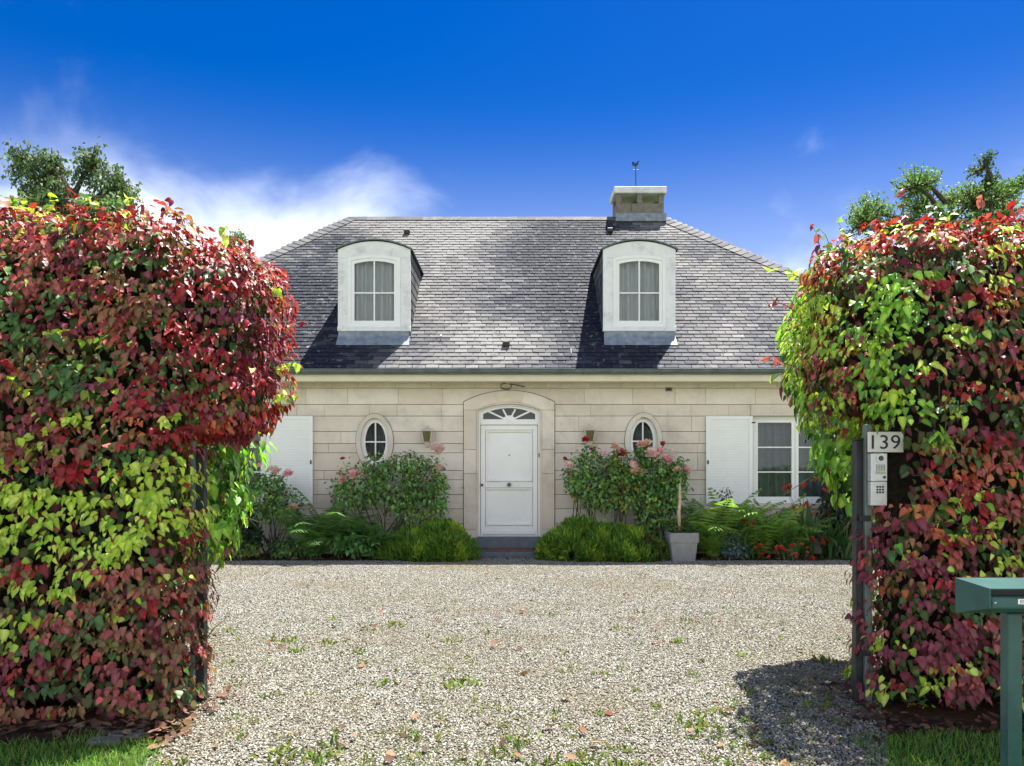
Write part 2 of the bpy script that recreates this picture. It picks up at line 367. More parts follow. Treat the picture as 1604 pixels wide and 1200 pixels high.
# surfaces of vegetation as distance fields
def sd_box(p, lo, hi, r):
    c = (np.array(lo)+hi)/2; h = (np.array(hi)-lo)/2-r
    q = np.abs(p-c)-h
    return np.linalg.norm(np.maximum(q, 0), axis=1)+np.minimum(q.max(axis=1), 0)-r
def sd_ell(p, c, r):
    q = (p-np.array(c))/np.array(r); k = np.linalg.norm(q, axis=1); k2 = np.linalg.norm(q/np.array(r), axis=1)
    return k*(k-1)/np.maximum(k2, 1e-6)
def smin(a, b, k=0.15):
    h = np.clip(0.5+0.5*(b-a)/k, 0, 1); return b*(1-h)+a*h-k*h*(1-h)
def surface(sdf, lo, hi, n, r=rng):
    P = []; tot = 0
    while tot < n:
        p = r.uniform(lo, hi, (n*6, 3))
        d = sdf(p); p = p[np.abs(d) < 0.28]
        for _ in range(4):
            d = sdf(p); e = 1e-3
            g = np.stack([(sdf(p+np.eye(3)[i]*e)-d)/e for i in range(3)], 1)
            p = p-g*np.clip(d, -0.15, 0.15)[:, None]
        d = sdf(p); p = p[np.abs(d) < 0.02]; P.append(p); tot += len(p)
    p = np.concatenate(P)[:n]; d = sdf(p); e = 1e-3
    g = np.stack([(sdf(p+np.eye(3)[i]*e)-d)/e for i in range(3)], 1)
    return p, nrm(g)
def vnoise(p, freq, seed):                   # cheap smooth value noise in -1..1
    r = np.random.default_rng(seed); out = np.zeros(len(p))
    for k in range(6):
        w = r.normal(size=3)*freq*(0.7+0.25*k); out += np.sin(p@w+r.uniform(0, 6.3))/(1+0.25*k)
    return out/3.0
def pick(cols, n, jit=0.15, r=rng):
    c = np.array(cols)[r.integers(0, len(cols), n)]; return np.clip(c*(1+r.normal(0, jit, (n, 1)))*(1+r.normal(0, jit*0.4, (n, 3))), 0.004, 0.9)

# ------------------------------------------------------------------ the ground
def sheet(name, pts, z, mat, sub=None):
    m = bpy.data.meshes.new(name); m.from_pydata([(x, y, z) for x, y in pts], [], [tuple(range(len(pts)))]); m.materials.append(mat)
    return tag(link(name, m), kind='structure')
sheet('ground', [(-900, -900), (900, -900), (900, 900), (-900, 900)], -0.008, TURF)
DRIVE = [(-1.75, 2.0), (1.75, 2.0), (1.95, 4.0), (2.25, 4.6), (2.5, 5.2), (3.6, 6.2), (6.2, 8.5), (7.5, 13.05), (4.0, 13.0), (2.4, 13.0), (0.75, 13.1),
         (0.72, 13.95), (-0.84, 13.95), (-0.9, 13.1), (-2.6, 12.95), (-5.0, 13.0), (-7.0, 12.8), (-5.4, 8.0), (-2.9, 5.6), (-2.15, 5.0), (-2.0, 4.4)]
sheet('pavement', [(-60, -0.6), (60, -0.6), (60, 1.98), (-60, 1.98)], -0.004, ground_mat('paving', (0.30, 0.28, 0.25), (0.42, 0.40, 0.36), 6))
sheet('road', [(-60, -7.0), (60, -7.0), (60, -0.62), (-60, -0.62)], -0.004, ground_mat('asphalt', (0.09, 0.09, 0.088), (0.16, 0.155, 0.15), 12))
sheet('driveway', DRIVE, -0.004, DIRT)
sheet('planting_bed', [(-7.2, 12.7), (-5.0, 12.98), (-2.6, 12.93), (-0.88, 13.08), (-0.82, 13.99), (-7.2, 13.99)], 0.004, SOIL)
sheet('planting_bed', [(0.70, 13.99), (0.74, 13.08), (2.4, 12.98), (4.0, 12.98), (7.6, 13.0), (7.6, 13.99)], 0.004, SOIL)

def gravel():
    pts = DRIVE; me = bpy.data.meshes.new('gravel_stones')
    me.from_pydata([(x, y, 0.0) for x, y in pts], [], [tuple(range(len(pts)))]); me.materials.append(PEBBLE)
    o = tag(link('gravel_stones', me), 'pale loose gravel covering the driveway', 'gravel', kind='stuff')
    ng = bpy.data.node_groups.new('gravel', 'GeometryNodeTree')
    ng.interface.new_socket('Geometry', in_out='INPUT', socket_type='NodeSocketGeometry')
    ng.interface.new_socket('Geometry', in_out='OUTPUT', socket_type='NodeSocketGeometry')
    N = ng.nodes; L = ng.links
    gi = N.new('NodeGroupInput'); go = N.new('NodeGroupOutput'); j = N.new('GeometryNodeJoinGeometry')
    tri = N.new('GeometryNodeTriangulate'); L.new(gi.outputs[0], tri.inputs[0])
    for k, (dens, s0, s1, zoff) in enumerate(((6200, 0.0045, 0.0084, 0.002), (2000, 0.006, 0.0105, 0.005))):
        dp = N.new('GeometryNodeDistributePointsOnFaces'); dp.inputs['Density'].default_value = dens; dp.inputs['Seed'].default_value = k+1
        L.new(tri.outputs[0], dp.inputs['Mesh'])
        ico = N.new('GeometryNodeMeshIcoSphere'); ico.inputs['Radius'].default_value = 1; ico.inputs['Subdivisions'].default_value = 1
        sp = N.new('GeometryNodeSetPosition'); nz = N.new('ShaderNodeTexNoise'); nz.inputs['Scale'].default_value = 1.1+k
        ps = N.new('GeometryNodeInputPosition'); L.new(ps.outputs[0], nz.inputs['Vector'])
        vm = N.new('ShaderNodeVectorMath'); vm.operation = 'SUBTRACT'; vm.inputs[1].default_value = (0.5, 0.5, 0.5); L.new(nz.outputs[1], vm.inputs[0])
        L.new(ico.outputs[0], sp.inputs['Geometry']); L.new(vm.outputs[0], sp.inputs['Offset'])
        sm = N.new('GeometryNodeSetMaterial'); sm.inputs['Material'].default_value = PEBBLE; L.new(sp.outputs[0], sm.inputs[0])
        ip = N.new('GeometryNodeInstanceOnPoints'); L.new(dp.outputs[0], ip.inputs['Points']); L.new(sm.outputs[0], ip.inputs['Instance'])
        rr = N.new('FunctionNodeRandomValue'); rr.data_type = 'FLOAT_VECTOR'; rr.inputs[0].default_value = (-0.5, -0.5, 0); rr.inputs[1].default_value = (0.5, 0.5, 6.28); rr.inputs['Seed'].default_value = 3+k
        L.new(rr.outputs[0], ip.inputs['Rotation'])
        rs = N.new('FunctionNodeRandomValue'); rs.data_type = 'FLOAT_VECTOR'; rs.inputs[0].default_value = (s0, s0*0.8, s0*0.5); rs.inputs[1].default_value = (s1, s1*0.85, s1*0.62); rs.inputs['Seed'].default_value = 9+k
        L.new(rs.outputs[0], ip.inputs['Scale'])
        ti = N.new('GeometryNodeTranslateInstances'); ti.inputs['Translation'].default_value = (0, 0, zoff); ti.inputs['Local Space'].default_value = False
        L.new(ip.outputs[0], ti.inputs[0]); L.new(ti.outputs[0], j.inputs[0])
    L.new(j.outputs[0], go.inputs[0])
    md = o.modifiers.new('gravel', 'NODES'); md.node_group = ng
gravel()

# ------------------------------------------------------------------ the house
YW = 14.0                                     # front wall
PX = F/YW
def X(px): return (px-CX)/PX
def Z(py): return EYE+(HY-py)/PX
DCX = X(797.5)
house = thing('house', (0, YW, 0), 'pale stone house with grey slate hipped roof and two white dormers', 'house')
courses = [0.0, 0.28, 0.55, 0.82, 1.08, 1.35, 1.52, 1.84, 2.01, 2.23, 2.51, 2.72, 3.02, 3.14]
WX0, WX1 = -8.1, 8.55
OV = [(X(587), Z(692)), (X(1008), Z(691))]
RW = (4.40, 6.00); LW = (-6.10, -4.50)
def hw_door(z):
    hw, zs, za = 0.70, 2.70, 2.885
    if z <= zs: return hw
    if z >= za: return 0.0
    r = za-zs; Rr = (hw*hw+r*r)/(2*r); return math.sqrt(max(0, Rr*Rr-(z-(za-Rr))**2))
def hw_oval(cz):
    return lambda z: 0.29*math.sqrt(max(0, 1-((z-cz)/0.465)**2))
OPEN = [(DCX, -1, 2.885, hw_door)]+[(cx, cz-0.465, cz+0.465, hw_oval(cz)) for cx, cz in OV]
OPEN += [((RW[0]+RW[1])/2, 0.82, 2.72, lambda z: (RW[1]-RW[0])/2), ((LW[0]+LW[1])/2, 0.82, 2.72, lambda z: (LW[1]-LW[0])/2)]
OPEN.sort()
wall_mb = MB(); stones = []
rs_ = random.Random(4)
for r in range(len(courses)-1):
    z0, z1 = courses[r], courses[r+1]; g = 0.0035
    edges = [(WX0, None, +1)]
    for cx, zb, zt, fn in OPEN:
        if zt <= z0+1e-6 or zb >= z1-1e-6: continue
        edges += [(cx, fn, -1), (cx, fn, +1)]
    edges.append((WX1, None, -1))
    zs = [z0+(z1-z0)*k/8 for k in range(9)]
    for cx, zb, zt, fn in OPEN:
        for q in (zb, zt):
            if z0 < q < z1: zs.append(q)
    zs.sort()
    def line(e, inner=0.0):
        cx, fn, s = e
        if fn is None: return [(cx, z0+g), (cx, z1-g)]
        return [(cx+s*(fn(z)+0.0), min(max(z, z0+g), z1-g)) for z in zs]
    for a, b in zip(edges[0::2], edges[1::2]):
        la, lb = line(a), line(b)
        wall_mb.prism([p for p in lb]+[p for p in reversed(la)] if False else la[::-1]+lb, YW+0.008, YW+0.25)
        xa, xb = max(p[0] for p in la), min(p[0] for p in lb)
        cuts = []; x = xa
        long_ = (z1-z0) > 0.23
        while True:
            x += rs_.uniform(0.55, 0.98) if long_ else rs_.uniform(0.5, 0.85)
            if x > xb-0.3: break
            cuts.append(x)
        lines = [la]+[None]*len(cuts)+[lb]
        for i in range(len(cuts)+1):
            left = la if i == 0 else [(cuts[i-1]+g, z0+g), (cuts[i-1]+g, z1-g)]
            right = lb if i == len(cuts) else [(cuts[i]-g, z0+g), (cuts[i]-g, z1-g)]
            poly = left[::-1]+right
            stones.append([p for k, p in enumerate(poly) if k == 0 or (Vector(p)-Vector(poly[k-1])).length > 1e-4])
wall = wall_mb.build('wall', MORTAR, house)
for poly in stones:
    yo = rs_.uniform(-0.0025, 0.0025)
    MB().prism(poly, YW+yo, YW+0.02, 0.004).build('stone', STONE, wall)
MB().box(WX0, WX0+0.25, YW+0.25, 22.3, 0, 3.14).build('side_wall', RENDER, house)
MB().box(WX1-0.25, WX1, YW+0.25, 22.3, 0, 3.14).build('side_wall', RENDER, house)
MB().box(WX0+0.25, WX1-0.25, 22.05, 22.3, 0, 3.14).build('back_wall', RENDER, house)
MB().box(WX0+0.25, WX1-0.25, YW+1.6, YW+1.65, 0.0, 3.6).build('inner_wall', ROOM, house)

# eaves
YE, ZE, T = 13.55, 3.33, 0.9                  # lower edge of the slates and the slope of the roof
EX0, EX1 = -8.5, 8.95
YR = 18.12; ZR = ZE+(YR-YE)*T; RX0, RX1 = (545-CX)/F*YR, (1042-CX)/F*YR
sf = MB().box(EX0+0.1, EX1-0.1, 13.632, 13.998, 3.112, 3.128).build('soffit', CREAM, house)
m = MB()
for k in range(150):
    x = -5.6+k*0.075; m.box(x, x+0.028, 13.655, 13.70, 3.108, 3.1118)
m.build('vent_slots', DARKMETAL, sf)
fa = MB().box(EX0+0.1, EX1-0.1, 13.60, 13.63, 3.10, 3.30, 0.004).build('fascia', CREAM, house)
MB().box(EX0+0.1, EX1-0.1, 13.585, 13.5985, 3.195, 3.215, 0.003).build('trim_strip', CREAM, fa)
gm = MB(); n = 10; gp = []
for k in range(n+1):
    q = math.pi+math.pi*k/n; gp.append((13.528+0.062*math.cos(q), 3.30+0.075*math.sin(q)))
prof = gp+[(y*0+13.528+(y-13.528)*0.94, z+0.003) for y, z in reversed(gp)]
v = [(x, y, z) for x in (EX0-0.03, EX1+0.03) for y, z in prof]; k = len(prof)
gm.add(v, [(i, (i+1) % k, k+(i+1) % k, k+i) for i in range(k)]+[tuple(range(k)), tuple(range(2*k-1, k-1, -1))])
gm.tube([(EX0-0.03, 13.462, 3.302), (EX1+0.03, 13.462, 3.302)], 0.010, 8)
gutter = gm.build('gutter', ZINC, house)
bk = MB(); bk.tube([(0, 13.60, 3.33)]+[(0, 13.528+0.066*math.cos(-math.pi*k/8), 3.30+0.080*math.sin(-math.pi*k/8)) for k in range(9)]+[(0, 13.455, 3.318)], 0.006, 5)
bkm = bk.mesh('bracket', ZINC)
for k in range(38): link('bracket', bkm, gutter, (EX0+0.25+k*0.453, 0, 0))

# roof: base planes, then slates
base = MB()
def slope_z(y, off=0.0): return ZE+(y-YE)*T+off
o = -0.03
YB = 2*YR-YE
base.add([(EX0, YE, ZE+o), (EX1, YE, ZE+o), (RX1, YR, ZR+o), (RX0, YR, ZR+o), (EX0, YB, ZE+o), (EX1, YB, ZE+o)],
         [(0, 1, 2, 3), (1, 5, 2), (5, 4, 3, 2), (4, 0, 3)])
roof = base.build('roof', SLATE, house)
a = roof.data.attributes.new('col', 'FLOAT_COLOR', 'POINT'); a.data.foreach_set('color', [0.03, 0.03, 0.035, 1]*6)
DORM = [((586-CX)/F*14.24, 14.24), ((1001.5-CX)/F*14.24, 14.24)]
YD = 14.24
TH = math.atan(T); ct, st_ = math.cos(TH), math.sin(TH)
SL = (YR-YE)/ct; NR = 50; EXPO = SL/NR; LEN = EXPO*1.55
def slate_pts(w, jl=0.0):
    h = 0.009; a0, a1 = 0.012, -0.009         # lower edge rests on the course below
    p = []
    for z in (0, h):
        p += [(-w/2, 0+jl, a0+z), (w/2, 0-jl, a0+z), (w/2, LEN, a1+z), (-w/2, LEN, a1+z)]
    return np.array(p)
QT = np.array([(4, 5, 6), (4, 6, 7), (0, 1, 5), (0, 5, 4), (1, 2, 6), (1, 6, 5), (3, 0, 4), (3, 4, 7)])
slate_cols = [(0.024, 0.028, 0.040), (0.036, 0.041, 0.054), (0.056, 0.061, 0.074), (0.082, 0.086, 0.097), (0.108, 0.110, 0.117), (0.132, 0.132, 0.135), (0.16, 0.158, 0.158), (0.20, 0.199, 0.197)]
SG1 = -np.sign(vnoise(np.array([[0.0, SL*0.42*0.45, 0.0]]), 1.25, 501)[0])
def slate_tone(x, s, r):                      # dark algae low and mid slope, paler dry courses under the ridge
    q = np.array([[x*1.0, s*0.45, 0.0]]); f = s/SL
    q2 = np.array([[x*2.2, s*0.5, 0.0]])
    v = 0.36+0.72*SG1*vnoise(q, 1.25, 501)[0]+0.40*vnoise(q, 2.8, 502)[0]+0.20*vnoise(q2, 3.5, 503)[0]+0.38*(max(0, f-0.60)/0.40)+r.gauss(0, 0.10)
    return max(0, min(7, int(v*8)))
SW = 0.235
smesh = []
for c in slate_cols:
    for jl in (0.004, -0.003, 0.0):
        V = slate_pts(SW-0.011, jl); smesh.append(tri_mesh('slate', V, QT, np.array(c)[None].repeat(8, 0), SLATE, False))
rest = []; nobj = 0
def roof_pt(x, s, n=0.0): return Vector((x, YE+s*ct-n*st_, ZE+s*st_+n*ct))
rr_ = random.Random(11)
for r in range(NR):
    s = r*EXPO-0.02; f = max(0, s)/SL
    xl = EX0+(RX0-EX0)*f; xr = EX1+(RX1-EX1)*f
    x = math.floor(xl/SW)*SW+(SW/2 if r % 2 else 0)+0.02*math.sin(r*2.1)
    while x-SW/2 < xr:
        c0, c1 = max(x-SW/2, xl-0.02), min(x+SW/2, xr+0.02)
        yy = YE+(s+0.1)*ct
        inside = any(abs(x-dx) < 0.50 and YD+0.12 < yy < 15.9 for dx, _ in DORM)
        if c1-c0 > 0.03 and not inside:
            full = c1-c0 > SW-0.01
            n = rr_.uniform(-0.002, 0.003); p = roof_pt((c0+c1)/2, s, n); ro = rr_.uniform(-0.012, 0.012)
            mi = slate_tone((c0+c1)/2, max(s, 0), rr_)*3+rr_.randrange(3)
            if full and nobj < 300 and -4.35 < x < 5.0 and r < 8:
                link('slate', smesh[mi], roof, p, (TH, 0, ro)); nobj += 1
            else:
                V = slate_pts(c1-c0-0.011); V[:, :2] += 0
                M = Matrix.Translation(p) @ Matrix.Rotation(TH, 4, 'X') @ Matrix.Rotation(ro, 4, 'Z')
                Mn = np.array(M); V = V@Mn[:3, :3].T+Mn[:3, 3]
                rest.append((V, QT, np.array(slate_cols[mi//3])[None].repeat(8, 0)))
        x += SW
V, Tq, cc = merge(rest)
tag(link('slate_courses', tri_mesh('slate_courses', V, Tq, cc, SLATE, False), roof), kind='stuff')
# hip slates in a raised band down each hip, and ridge slates
def band(p0, p1, n, inward, nm, wdt=0.24, name='hip_slate'):
    p0, p1, inward, nm = Vector(p0), Vector(p1), Vector(inward), Vector(nm)
    d = (p1-p0)/n; L = d.length
    for k in range(n):
        q = p0+d*k; e = d.normalized(); V = []
        for zz in (0.0, 0.010):
            for a_, b_, lift in ((0.0, 0, 0.026), (wdt, 0.04, 0.026), (wdt, L*1.25, 0.014), (0.0, L*1.25, 0.014)):
                V.append(q+inward*a_+e*b_+nm*(lift+zz))
        c = np.array(slate_cols[rr_.randrange(3, 7)])
        link(name, tri_mesh(name, np.array([v[:] for v in V]), QT, c[None].repeat(8, 0), SLATE, False), roof)
nf = Vector((0, -st_, ct))
for (ex, rx, sgn, n_) in ((EX0, RX0, 1, 46), (EX1, RX1, -1, 48)):
    p0, p1 = Vector((ex, YE, ZE)), Vector((rx, YR, ZR)); e = (p1-p0).normalized()
    band(p0, p1, n_, (nf.cross(e) if sgn < 0 else -(nf.cross(e))).normalized(), nf)
for k in range(17):
    x0 = RX0+(RX1-RX0)*k/17; x1 = RX0+(RX1-RX0)*(k+1)/17+0.02
    V = [(x, YR+a_*ct, ZR+0.026+b_-abs(a_)*st_+dz) for dz in (0, 0.012) for a_, b_, x in ((-0.17, 0, x0), (-0.17, 0.004, x1), (0.0, 0.004, x1), (0.0, 0, x0))]
    V2 = [(x, YR-(y-YR), z) for x, y, z in V]
    Vn = np.array(V+V2); Tn = np.concatenate([QT, QT[:, ::-1]+8]); c = np.array(slate_cols[rr_.randrange(4, 7)])
    link('ridge_slate', tri_mesh('ridge_slate', Vn, Tn, c[None].repeat(16, 0), SLATE, False), roof)
for (x_, y_) in ((638, 366), (955, 363), (793, 541)):
    # small roof vents
    k = (HY-y_)/F; Yv = (EYE-ZE+YE*T)/(T-k); p = Vector(((x_-CX)/F*Yv, Yv, slope_z(Yv)))
    MB().box(p.x-0.065, p.x+0.065, p.y-0.10, p.y+0.12, p.z-0.03, p.z+0.065, 0.01).build('roof_vent', DARKMETAL, roof)
for (x_, y_) in ((895, 557), (1133, 556), (690, 535)):
    k = (HY-y_)/F; Yv = (EYE-ZE+YE*T)/(T-k); p = Vector(((x_-CX)/F*Yv, Yv, slope_z(Yv)))
    MB().tube([p+Vector((0, 0.14, 0.15)), p+Vector((0, 0.0, 0.03)), p+Vector((0.01, -0.03, 0.06)), p+Vector((0.01, -0.02, 0.10))], 0.007, 5).build('roof_hook', ZINC, roof)

# curtains, panes and windows
def curtain(x0, x1, z0, z1, y, parent, seed, amp=0.022, mat=None):
    r = random.Random(seed); n = max(24, int((x1-x0)*55)); ph = 0; xs = []
    v = []
    for k in range(n+1):
        x = x0+(x1-x0)*k/n; ph += r.uniform(0.35, 1.1)
        d = amp*math.sin(ph)
        v += [(x, y+d*0.6, z1), (x+0.006*math.sin(ph*0.7), y+d, (z0+z1)/2), (x+0.01*math.sin(ph*0.5), y+d*1.25, z0)]
    f = []
    for k in range(n): f += [(3*k, 3*k+1, 3*k+4, 3*k+3), (3*k+1, 3*k+2, 3*k+5, 3*k+4)]
    return MB().add(v, f).build('curtain', mat or CURTAIN, parent, True)
def pane(pts, y, parent):
    m_ = bpy.data.meshes.new('pane'); m_.from_pydata([(x, y, z) for x, z in pts], [], [tuple(range(len(pts)))]); m_.materials.append(GLASS)
    return link('pane', m_, parent)

for side, (x0, x1), sx in (('right', RW, 1), ('left', LW, -1)):
    w = link('window', None, house, (0, 0, 0))
    MB().prism(rect(x0-0.05, x1+0.05, 2.513, 2.717), YW-0.03, YW+0.2, 0.008).build('lintel', STONE, w)
    MB().prism(rect(x0+0.004, x1-0.004, 0.825, 0.905), YW-0.05, YW+0.19, 0.006).build('sill', STONE, w)
    fz0, fz1 = 0.905, 2.51; y = YW+0.10
    MB().ring(rect(x0+0.004, x1-0.004, fz0+0.002, fz1), rect(x0+0.055, x1-0.055, fz0+0.06, fz1-0.05), y, y+0.07).build('frame', WHITE, w)
    MB().box(x0+0.06, x1-0.06, y-0.015, y+0.02, fz0+0.01, fz0+0.055, 0.004).build('weather_bar', WHITE, w)
    xm = (x0+x1)/2
    for (a_, b_) in ((x0+0.057, xm-0.004), (xm+0.004, x1-0.057)):
        MB().ring(rect(a_, b_, fz0+0.062, fz1-0.052), rect(a_+0.06, b_-0.06, fz0+0.13, fz1-0.112), y+0.006, y+0.06).build('sash', WHITE, w)
        zz0, zz1 = fz0+0.13, fz1-0.112
        for q in (1/3, 2/3): MB().box(a_+0.06, b_-0.06, y+0.015, y+0.045, zz0+(zz1-zz0)*q-0.011, zz0+(zz1-zz0)*q+0.011).build('glazing_bar', WHITE, w)
        for q in range(3): pane(rect(a_+0.06, b_-0.06, zz0+(zz1-zz0)*q/3+0.011*(q > 0), zz0+(zz1-zz0)*(q+1)/3-0.011*(q < 2)), y+0.03, w)
    curtain(x0+0.06, x1-0.06, 0.95, 2.48, y+0.17, w, 3+sx, 0.07, DIMCURTAIN)
    # folded-back shutter beside the window
    s0, s1 = (X(1105), X(1177.5)) if sx > 0 else (X(419), X(491)); z0, z1 = Z(790), Z(652)
    sh = MB().ring(rect(s0, s1, z0, z1), rect(s0+0.065, s1-0.065, z0+0.065, z1-0.065), YW-0.062, YW-0.022).build('shutter', WHITE, house)
    nsl = 30; sm_ = MB()
    hz = (z1-z0-0.13)/nsl
    sv = MB().prism(rect(0, s1-s0-0.13, 0.0006, hz-0.0006), -0.012, 0.0, 0.0022).mesh('slat', WHITE)
    for q in range(nsl): link('slat', sv, sh, (s0+0.065, YW-0.036, z0+0.065+q*hz))
    hx = s1 if sx > 0 else s0; lx = s0+0.03 if sx > 0 else s1-0.03
    for hz_ in (z0+0.2, z1-0.12): MB().box(hx-0.02, hx+0.05, YW-0.07, YW-0.0635, hz_-0.012, hz_+0.012, 0.002).build('hinge', DARKMETAL, sh)
    MB().box(lx-0.012, lx+0.012, YW-0.085, YW-0.062, Z(727), Z(721), 0.003).build('latch', DARKMETAL, sh)
    MB().box(s0+0.2, s0+0.24, YW-0.025, YW-0.001, z0+0.3, z0+0.34).box(s1-0.24, s1-0.2, YW-0.025, YW-0.001, z1-0.34, z1-0.3).build('standoff', DARKMETAL, sh)

for i, (cx, cz) in enumerate(OV):
    w = link('oval_window', None, house, (0, 0, 0))
    MB().ring(ellipse(cx, cz, 0.342, 0.515), ellipse(cx, cz, 0.262, 0.437), YW-0.022, YW+0.02, YW+0.10).build('surround', STONE, w)
    MB().ring(ellipse(cx, cz, 0.350, 0.523), ellipse(cx, cz, 0.3425, 0.5155), YW-0.006, YW+0.02).build('joint', DARKMETAL, w)
    MB().ring(ellipse(cx, cz, 0.288, 0.463), ellipse(cx, cz, 0.225, 0.40), YW+0.075, YW+0.14).build('frame', WHITE, w)
    MB().ring(ellipse(cx, cz, 0.228, 0.403), ellipse(cx, cz, 0.188, 0.355), YW+0.062, YW+0.12).build('sash', WHITE, w)
    MB().box(cx-0.012, cx+0.012, YW+0.072, YW+0.10, cz-0.36, cz+0.36).build('glazing_bar', WHITE, w)
    MB().box(cx-0.19, cx-0.0125, YW+0.074, YW+0.10, cz-0.012, cz+0.012).box(cx+0.0125, cx+0.19, YW+0.074, YW+0.10, cz-0.012, cz+0.012).build('glazing_bar', WHITE, w)
    e = ellipse(cx, cz, 0.189, 0.356, 40)
    pane(e, YW+0.09, w)
    curtain(cx-0.26, cx+0.26, cz-0.44, cz+0.44, YW+0.22, w, 20+i, 0.04, DIMCURTAIN)

# front door, its surround, fanlight and steps
ds = link('door_surround', None, house, (0, 0, 0))
HO, HI = 0.826, 0.60; ZSO, ZAO, ZSI, ZAI = Z(630), Z(612), Z(642.5), Z(629.5)
zj = [0.0, 0.45, Z(742), 1.9, ZSI]
for s in (-1, 1):
    for a_, b_ in zip(zj[:-1], zj[1:]):
        xs = sorted((DCX+s*HI, DCX+s*HO)); MB().prism(rect(xs[0], xs[1], a_+0.002, b_-0.002), YW-0.03, YW+0.14, 0.006).build('stone', STONE, ds)
    xs = sorted((DCX+s*(HI-0.035), DCX+s*(HI-0.001))); MB().prism(rect(xs[0], xs[1], 0.0, ZSI), YW-0.008, YW+0.14, 0.006).build('moulding', STONE, ds)
no, ni = arc_top(DCX, HO, ZSO, ZAO, 18), arc_top(DCX, HI, ZSI, ZAI, 18)
for a_, b_ in ((0, 6), (6, 12), (12, 18)):
    # springer, keystone, springer
    op = no[a_:b_+1]; ip_ = ni[a_:b_+1]
    if a_ == 0: op = [(DCX+HO, ZSI+0.002)]+op; ip_ = [(DCX+HI, ZSI+0.002)]+ip_
    if b_ == 18: op = op+[(DCX-HO, ZSI+0.002)]; ip_ = ip_+[(DCX-HI, ZSI+0.002)]
    sh_ = (lambda p, c: (p[0]+(c[0]-p[0])*0.004, p[1]+(c[1]-p[1])*0.004))
    poly = op+ip_[::-1]; cen = (sum(p[0] for p in poly)/len(poly), sum(p[1] for p in poly)/len(poly))
    mb = MB(); q = len(op)
    mb.ring([sh_(p, cen) for p in op], [sh_(p, cen) for p in ip_], YW-0.03, YW+0.14, closed=False); mb.build('stone', STONE, ds)
ib = arc_top(DCX, HI-0.035, ZSI-0.0, ZAI-0.033, 18)
MB().ring([(x, z-0.001) for x, z in ni], ib, YW-0.008, YW+0.14, closed=False).build('moulding', STONE, ds)
# thin shadow joint down each outer side
for s in (-1, 1):
    x0 = DCX+s*HO; MB().box(min(x0+s*0.0015, x0+s*0.011), max(x0+s*0.0015, x0+s*0.011), YW-0.006, YW+0.02, 0, ZSO).build('joint', DARKMETAL, ds)
MB().ring([(DCX+(x-DCX)*1.013, z+0.010) for x, z in no], [(DCX+(x-DCX)*1.002, z+0.0015) for x, z in no], YW-0.006, YW+0.02, closed=False).build('joint', DARKMETAL, ds)

door = link('door', None, house, (0, 0, 0)); dr = YW+0.09; FW = HI-0.036
z_th, z_tr = Z(841), Z(662)
n_ = 18
MB().ring(arched(DCX, FW, z_th, ZSI-0.003, ZAI-0.036, n_), arched(DCX, FW-0.035, z_th+0.02, ZSI-0.02, ZAI-0.072, n_), dr, dr+0.08).build('door_frame', WHITE, door)
MB().box(DCX-FW+0.036, DCX+FW-0.036, dr+0.004, dr+0.075, z_tr-0.035, z_tr+0.055, 0.006).build('transom', WHITE, door)
LX = FW-0.043; lz0, lz1 = z_th+0.026, z_tr-0.044; yl = dr+0.022
mid = (Z(764)+Z(755))/2
st = 0.085
pz = [(Z(755), Z(673)), (Z(824.5), Z(764))]
MB().box(DCX-LX, DCX-LX+st, yl, yl+0.045, lz0, lz1, 0.003).build('stile', WHITE, door)
MB().box(DCX+LX-st, DCX+LX, yl, yl+0.045, lz0, lz1, 0.003).build('stile', WHITE, door)
for a_, b_ in ((lz0, pz[1][0]), (pz[1][1], pz[0][0]), (pz[0][1], lz1)):
    MB().box(DCX-LX+st+0.001, DCX+LX-st-0.001, yl+0.001, yl+0.045, a_, b_, 0.003).build('rail', WHITE, door)
for a_, b_ in pz:
    xi = LX-st
    MB().ring(rect(DCX-xi+0.009, DCX+xi-0.009, a_+0.009, b_-0.009), rect(DCX-xi+0.036, DCX+xi-0.036, a_+0.036, b_-0.036), yl-0.012, yl+0.045, yl+0.034).build('panel_moulding', WHITE, door)
    MB().box(DCX-xi+0.002, DCX+xi-0.002, yl+0.030, yl+0.045, a_+0.002, b_-0.002).build('panel', WHITE, door)
MB().box(DCX-LX+0.05, DCX+LX-0.05, yl-0.02, yl-0.001, lz0+0.01, lz0+0.07, 0.006).build('weather_bar', WHITE, door)
kb = lambda x, z, r, nm: MB().add([(x+rr2*math.cos(2*math.pi*k/14), yl-dy, z+rr2*math.sin(2*math.pi*k/14)) for rr2, dy in ((r, 0.002), (r, 0.008), (r*0.4, 0.012), (r*0.4, 0.04), (r*0.85, 0.045), (r*0.95, 0.06), (r*0.6, 0.075)) for k in range(14)],
    [(i*14+k, i*14+(k+1) % 14, (i+1)*14+(k+1) % 14, (i+1)*14+k) for i in range(6) for k in range(14)]+[tuple(range(84, 98))]).build(nm, BRASS, door, True)
kb(DCX, (pz[1][1]+pz[0][0])/2, 0.036, 'knob'); kb(X(754.5), Z(760), 0.025, 'lock_knob')
MB().box(DCX-0.012, DCX+0.012, yl+0.020, yl+0.0305, Z(713)-0.012, Z(713)+0.012, 0.004).build('peephole', BRASS, door)
MB().box(DCX+FW-0.025, DCX+FW-0.008, dr-0.02, dr+0.002, Z(716), Z(710), 0.003).build('hinge', BRASS, door)
